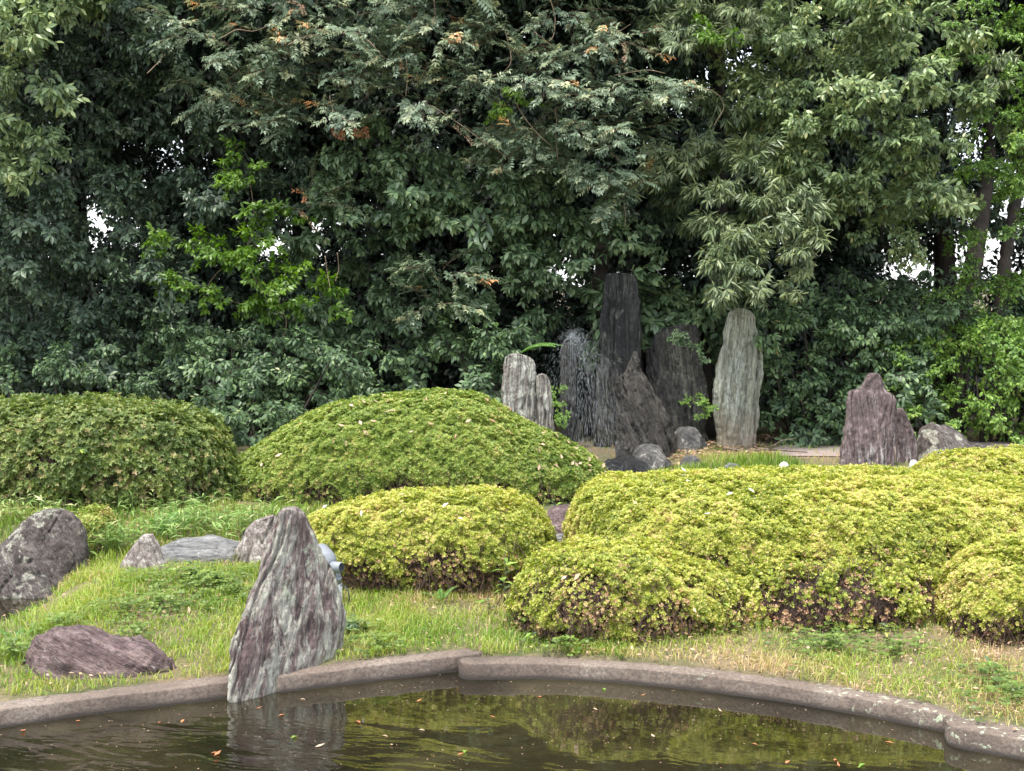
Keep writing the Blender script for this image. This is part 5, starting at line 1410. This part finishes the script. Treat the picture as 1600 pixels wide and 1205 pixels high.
bamboo('sparse bamboo grass clump behind the small pointed stone', 925, 165, 880, 8.5, 45, spread=0.18)
bamboo('dry bamboo grass clump behind the big lichen spotted boulder', 926, 20, 815, 9.1, 50)

LEAFM = []
for k in range(3):
    V, F, T = leaf_arrays(np.zeros((1, 3)), np.array([[1.0, 0, 0.1]]), np.array([[0, 0, 1.0]]), 1.0, 0.34, 0.4 + 0.25 * k, 0.2, 0.25)
    LEAFM.append(mesh_np('leaf', V, F, M['hedge_light'] if k else M['shrub'], T))
def seedling(px, py, Y, n, L, label, seed, h=0.12, z_free=False):
    r = np.random.default_rng(seed)
    b0 = P(px, py, Y)
    if not z_free:
        b0[2] = float(gz(b0[0], b0[1]))
    root = thing('broadleaf_seedling', label, 'seedling', b0, 'broad leaved seedlings beside the bushes')
    mb = MB(); tube(mb, np.array([(0, 0, -0.02), (0.01, 0, h * 0.6), (0.0, 0.0, h)]), [0.004, 0.003, 0.002], 5)
    link('stem', mb.mesh('stem', M['stem_green']), root)
    for k in range(n):
        o = link('leaf', LEAFM[k % 3], root)
        o.location = (0, 0, h * (0.35 + 0.65 * k / n))
        o.rotation_euler = (r.normal(0, 0.2), r.uniform(-0.5, 0.35), k * 2.4 + r.normal(0, 0.3))
        s = L * r.uniform(0.75, 1.15); o.scale = (s, s, s)
seedling(868, 782, 9.4, 10, 0.11, 'broad leaved seedling in the gap at the right foot of the domed bush', 931, 0.16)
seedling(788, 868, 7.42, 8, 0.085, 'dark leaved seedling poking from the bare side of the rounded bush', 932, 0.3)
seedling(786, 905, 7.35, 10, 0.08, 'bright seedling low on the right of the rounded bush', 933, 0.17)
seedling(840, 862, 7.5, 9, 0.075, 'leafy seedling between the rounded bush and the lobed bush', 934, 0.3)
seedling(762, 925, 7.2, 9, 0.075, 'wide leaved seedling in the grass under the rounded bush', 935, 0.1)
seedling(832, 992, 6.68, 5, 0.06, 'round leaved seedling at the foot of the lobed bush', 936, 0.08)
seedling(125, 706, 9.45, 7, 0.09, 'whorled seedling sticking out of the left clipped bush', 937, 0.02, True)
seedling(1545, 1040, 6.1, 9, 0.06, 'leafy seedling on the bank under the right edge bush', 938, 0.08)
seedling(1385, 1000, 6.6, 9, 0.06, 'leafy seedling on the bare bank below the wide bush', 939, 0.1)
seedling(1130, 900, 6.75, 7, 0.06, 'pale leaved seedling in the notch beside the lobed bush', 940, 0.2)

# ------------------------------------------------------------------ fallen leaves, each one a thing
FALL = []
rf = np.random.default_rng(951)
for k in range(4):
    V, F, T = leaf_arrays(np.array([[-0.5, 0, 0]]), np.array([[1.0, 0, 0]]), np.array([[0, 0, 1.0]]), 1.0, 0.3 + 0.06 * k, rf.random(), 0.35 if k % 2 else 0.1, 0.2 * (k % 3 - 1))
    FALL.append((V, F, T))
def fallen(mat):
    return [mesh_np('fallen_leaf', V, F, M[mat], T) for V, F, T in FALL]
F_TAN, F_ORG, F_PALE = fallen('dry_tan'), fallen('dry_orange'), fallen('pale_petal')
def drop_leaf(p, n, L, meshes, label, group, r, flat=False):
    o = link('fallen_leaf', meshes[r.integers(4)])
    q = Vector(n).to_track_quat('Z', 'Y') @ Matrix.Rotation(r.uniform(0, 6.28), 4, 'Z').to_quaternion()
    if not flat:
        q = q @ Matrix.Rotation(r.normal(0, 0.35), 4, 'X').to_quaternion() @ Matrix.Rotation(r.normal(0, 0.25), 4, 'Y').to_quaternion()
    o.location = p; o.rotation_mode = 'QUATERNION'; o.rotation_quaternion = q
    s = L * r.uniform(0.7, 1.2); o.scale = (s, s, s)
    return tag(o, label, 'fallen leaf', group)
def on_bush(B, n, meshes, label, group, seed, L=0.055, top=0.75, sel=None):
    r = np.random.default_rng(seed)
    ok = np.where((B['nq'][:, 2] > top) & (B['face'] > 0.02))[0]
    for i in r.choice(ok, n):
        drop_leaf(B['ctr'][i] + B['nq'][i] * 0.018, B['nq'][i], L, meshes, label, group, r)
on_bush(B_dome, 95, F_TAN, 'dry tan leaf fallen on top of the large domed bush', 'dry leaves on the domed bush', 961, 0.06, 0.45)
on_bush(B_wide, 12, F_PALE, 'pale dry leaf lying on the wide flat topped bush', 'pale leaves on the wide bush', 962, 0.055, 0.8)
on_bush(B_wide, 8, F_TAN, 'tan dry leaf lying on the wide flat topped bush', 'tan leaves on the wide bush', 963, 0.05, 0.6)
on_bush(B_mid, 7, F_PALE, 'pale dry leaf lying on the rounded yellow green bush', 'pale leaves on the rounded bush', 964, 0.05, 0.6)
on_bush(B_left, 14, F_TAN, 'dry tan leaf caught in the loose left clipped bush', 'dry leaves in the left bush', 965, 0.07, -0.2)
on_bush(B_lobe, 5, F_TAN, 'dry tan leaf caught on the low lobed bush', 'dry leaves on the lobed bush', 966, 0.05, 0.1)
r = np.random.default_rng(971)
for px, py in [(336, 1176), (250, 1128), (122, 1127), (36, 1142), (474, 1092), (655, 1095), (405, 1106), (460, 1152), (602, 1150), (612, 1164), (500, 1166), (842, 1088), (1005, 1086), (1230, 1190), (1305, 1186), (1310, 1195), (930, 1108), (720, 1178), (340, 1178), (1020, 1150), (1125, 1110), (1180, 1162), (560, 1128), (660, 1140), (770, 1120), (1390, 1160), (440, 1117), (285, 1126)]:
    drop_leaf(G(px, py, 0.004), (0, 0, 1), 0.04, F_ORG if r.random() < 0.6 else F_TAN, 'small orange brown leaf floating on the dark pond', 'leaves floating on the pond', r, True)
for px, py in [(455, 1154), (725, 1177), (945, 1079), (1352, 1193)]:
    o = link('fallen_leaf', LEAFM[1]); o.location = G(px, py, 0.005); o.rotation_euler = (0, -0.02, r.uniform(0, 6.28)); o.scale = (0.055,) * 3
    tag(o, 'green leaf floating on the dark pond', 'fallen leaf', 'green leaves floating on the pond')
for px, py in [(295, 953), (315, 905), (370, 903), (560, 917), (580, 915), (1262, 1010), (1210, 965), (1425, 1085), (958, 1018), (718, 935), (805, 1000), (1590, 960), (1360, 1050), (1105, 1020)]:
    c0 = G(px, py, 0.2)
    for _ in range(3): c0 = G(px, py, float(gz(c0[0], c0[1])) + 0.045)
    drop_leaf(c0, (0, -0.4, 1), 0.05, F_ORG if r.random() < 0.5 else F_TAN, 'curled dry leaf lying in the grass of the bank', 'dry leaves in the grass', r)

# specks drifting on the water
r = np.random.default_rng(981)
n = 900
x = r.uniform(-3.4, 3.0, n); y = r.uniform(4.6, 6.7, n)
k = y < yk(x) - 0.03
x, y = x[k], y[k]; n = len(x)
a = r.uniform(0, 6.28, n)
V, F, T = leaf_arrays(np.stack([x, y, np.full(n, 0.003)], -1), np.stack([np.cos(a), np.sin(a), a * 0], -1), np.tile([0, 0, 1.0], (n, 1)), r.uniform(0.004, 0.014, n), r.uniform(0.002, 0.006, n), r.random(n), 0, 0, simple=True)
sm = MB(); sm.add(V, F, T)
tag(link('floating_specks', sm.mesh('floating_specks', M['dry_tan'])), 'tiny pale specks drifting on the pond', 'floating debris', kind='stuff')

# fallen dry branch by the path
bb = P(1200, 690, 12.1)
bb[2] = float(gz(bb[0], bb[1])) + 0.03
root = thing('fallen_branch', 'thin fallen branch lying on dry leaves beside the pale green stone', 'branch', bb)
mb = MB(); w = np.array([P(a, b_, 12.1) for a, b_ in ((1130, 678), (1165, 684), (1200, 686), (1240, 690), (1262, 697))]); w[:, 2] = bb[2] + np.array([0.03, 0.0, 0.02, 0.0, -0.01])
tube(mb, w - bb, [0.013, 0.012, 0.011, 0.008, 0.004], 6)
link('stick', mb.mesh('stick', M['bark_pale']), root)
mb = MB(); tube(mb, np.array([w[2], w[2] + (0.12, -0.05, 0.09), w[2] + (0.25, -0.08, 0.11)]) - bb, [0.006, 0.005, 0.002], 5)
link('side_twig', mb.mesh('side_twig', M['bark_pale']), root)

# ------------------------------------------------------------------ grey garden floodlight behind the slanted stone
m, nt, b = new_mat('lamp_grey')
v = objvec(nt)
nz = noise(nt, v, 60.0, 4)
nt.links.new(ramp(nt, nz, [(0.3, (0.17, 0.185, 0.205)), (0.7, (0.23, 0.25, 0.275))]), b.inputs['Base Color'])
b.inputs['Roughness'].default_value = 0.45
M['lamp'] = m
m, nt, b = new_mat('lamp_cable'); b.inputs['Base Color'].default_value = (0.06, 0.065, 0.06, 1); b.inputs['Roughness'].default_value = 0.6
M['cable'] = m
m, nt, b = new_mat('lamp_white'); b.inputs['Base Color'].default_value = (0.6, 0.6, 0.58, 1); M['lamp_white'] = m
m, nt, b = new_mat('lamp_glass'); b.inputs['Base Color'].default_value = (0.12, 0.13, 0.14, 1); b.inputs['Roughness'].default_value = 0.05; M['lamp_glass'] = m

def lathe(mb, prof, axis, origin, sides=28, T=0.5, m=0):
    axis = unit(np.array(axis, float)); a = unit(np.cross(axis, (0.2, 0.1, 1))); b_ = np.cross(axis, a)
    th = np.arange(sides) / sides * 2 * math.pi
    V = np.array([np.asarray(origin) + axis * h + rr * (np.cos(t) * a + np.sin(t) * b_) for h, rr in prof for t in th])
    F = []
    for i in range(len(prof) - 1):
        for j in range(sides):
            p, q = i * sides + j, i * sides + (j + 1) % sides
            F += [(p, q, q + sides), (p, q + sides, p + sides)]
    mb.add(V, F, T, m)
YL = 7.35
head_c = P(505, 877, YL); tail_c = P(519, 884, YL)
foot = P(531, 932, YL); foot[2] = float(gz(foot[0], foot[1]))
lamp = thing('garden_floodlight', 'round grey floodlight half hidden behind the slanted stone', 'lamp', foot)
ax = unit(np.array((-0.72, 0.62, 0.28)))         # shines away from the pond
mb = MB()
hc = P(508, 880, YL)
lathe(mb, [(-0.055, 0.002), (-0.054, 0.03), (-0.04, 0.055), (-0.015, 0.074), (0.02, 0.083), (0.05, 0.086), (0.06, 0.092), (0.075, 0.092), (0.078, 0.084)], ax, hc - foot)
link('lamp_shade', mb.mesh('lamp_shade', M['lamp'], smooth=True), lamp)
mb = MB(); lathe(mb, [(0.07, 0.085), (0.072, 0.04), (0.074, 0.001)], ax, hc - foot)
link('lens', mb.mesh('lens', M['lamp_glass'], smooth=True), lamp)
mb = MB(); c1 = P(526, 886, YL - 0.06)
lathe(mb, [(-0.036, 0.001), (-0.036, 0.027), (-0.030, 0.031), (0.03, 0.031), (0.036, 0.026)], unit(np.array((0.85, -0.5, 0.05))), c1 - foot, 20)
link('lamp_housing', mb.mesh('lamp_housing', M['lamp'], smooth=True), lamp)
mb = MB(); tube(mb, np.array([P(528, 894, YL - 0.05), P(529, 902, YL - 0.04), P(530, 912, YL - 0.02)]) - foot, [0.016, 0.013, 0.013], 10)
lathe(mb, [(0, 0.02), (0.012, 0.02), (0.013, 0.0)], (0, 0, 1), P(529, 905, YL - 0.04) - foot, 12)
link('bracket', mb.mesh('bracket', M['lamp']), lamp)
mb = MB(); tube(mb, np.array([(0, 0, -0.05), (0, 0, 0.02), P(531, 912, YL - 0.02) - foot]), [0.014, 0.014, 0.014], 10)
link('post', mb.mesh('post', M['lamp_white']), lamp)
mb = MB(); cw = np.array([P(533, 914, YL - 0.03), P(539, 917, YL - 0.05), P(544, 924, YL - 0.06), P(546, 934, YL - 0.05), P(545, 944, YL)])
cw[-1, 2] = float(gz(cw[-1, 0], cw[-1, 1])) - 0.01
tube(mb, cw - foot, 0.0045, 6)
link('cable', mb.mesh('cable', M['cable'], smooth=True), lamp)

# ------------------------------------------------------------------ the fountain spray
m, nt, b = new_mat('falling_water')
b.inputs['Base Color'].default_value = (0.82, 0.86, 0.9, 1)
b.inputs['Roughness'].default_value = 0.12
b.inputs['Transmission Weight'].default_value = 0.8
b.inputs['IOR'].default_value = 1.33
M['drops'] = m
r = np.random.default_rng(991)
O = P(892, 528, 12.2)
WM = MB()
rj = np.random.default_rng(992)
def jets(n, vx, vz, tmax, spread_y=0.25, size=0.0011, ln=(0.03, 0.07)):
    t = r.random(n) ** 0.75 * tmax
    v = np.stack([r.normal(vx[0], vx[1], n), r.normal(-0.25, spread_y, n), r.normal(vz[0], vz[1], n)], -1)
    p = O + r.normal(0, 0.025, (n, 3)) + v * t[:, None]
    p[:, 2] -= 4.9 * t ** 2
    d = v.copy(); d[:, 2] -= 9.8 * t
    sp = np.linalg.norm(d, axis=1)
    d = unit(d)
    k = p[:, 2] > zpool
    p, d, sp = p[k], d[k], sp[k]; n = len(p)
    L_ = r.uniform(*ln, n) * np.clip(sp / 3.0, 0.35, 1.3)
    w = size * r.uniform(0.5, 1.3, n)
    a = unit(np.cross(d, r.normal(0, 1, (n, 3)))); b_ = np.cross(d, a)
    V = np.stack([p - d * L_[:, None] / 2, p + a * w[:, None], p + b_ * w[:, None], p - a * w[:, None], p - b_ * w[:, None], p + d * L_[:, None] / 2], 1).reshape(-1, 3)
    i = (np.arange(n) * 6)[:, None]
    F = np.concatenate([i + np.array([[0, 2, 1]]), i + np.array([[0, 3, 2]]), i + np.array([[0, 4, 3]]), i + np.array([[0, 1, 4]]), i + np.array([[5, 1, 2]]), i + np.array([[5, 2, 3]]), i + np.array([[5, 3, 4]]), i + np.array([[5, 4, 1]])])
    WM.add(V, F)
jets(2300, (0.6, 0.36), (0.35, 0.4), 0.62)
jets(700, (0.25, 0.25), (0.5, 0.3), 0.6)
jets(380, (-0.45, 0.3), (0.4, 0.3), 0.42)
jets(500, (0.1, 0.5), (0.7, 0.4), 0.16, 0.2, 0.0018, (0.006, 0.02))
for k in range(5):                                     # unbroken threads of water near the mouth
    v = np.array((rj.normal(0.35, 0.35), rj.normal(-0.2, 0.15), rj.normal(0.6, 0.25)))
    t = np.linspace(0, rj.uniform(0.2, 0.42), 14)
    q = O + rj.normal(0, 0.012, 3) + v * t[:, None]
    q[:, 2] -= 4.9 * t ** 2
    tube(WM, q, np.linspace(0.002, 0.0008, 14), 4, cap=False)
ws = link('water_spray', WM.mesh('water_spray', M['drops']))
tag(ws, 'white water spraying off the mossy column and falling into the pool', 'water spray', kind='stuff')
fm = MB()
n = 90
x = r.normal(P(955, 700, 11.7)[0], 0.1, n); y = r.normal(11.62, 0.1, n)
z = zpool + 0.01 + np.abs(r.normal(0, 0.03, n))
for q in range(n):
    s = r.uniform(0.002, 0.006)
    fm.add(np.array([(-1, 0, 0), (1, 0, 0), (0, -1, 0), (0, 1, 0), (0, 0, -1), (0, 0, 1)]) * s + (x[q], y[q], z[q]), [(0, 2, 5), (2, 1, 5), (1, 3, 5), (3, 0, 5), (2, 0, 4), (1, 2, 4), (3, 1, 4), (0, 3, 4)])
tag(link('foam', fm.mesh('foam', M['drops'])), 'white foam where the falling water meets the pool', 'foam', kind='stuff')
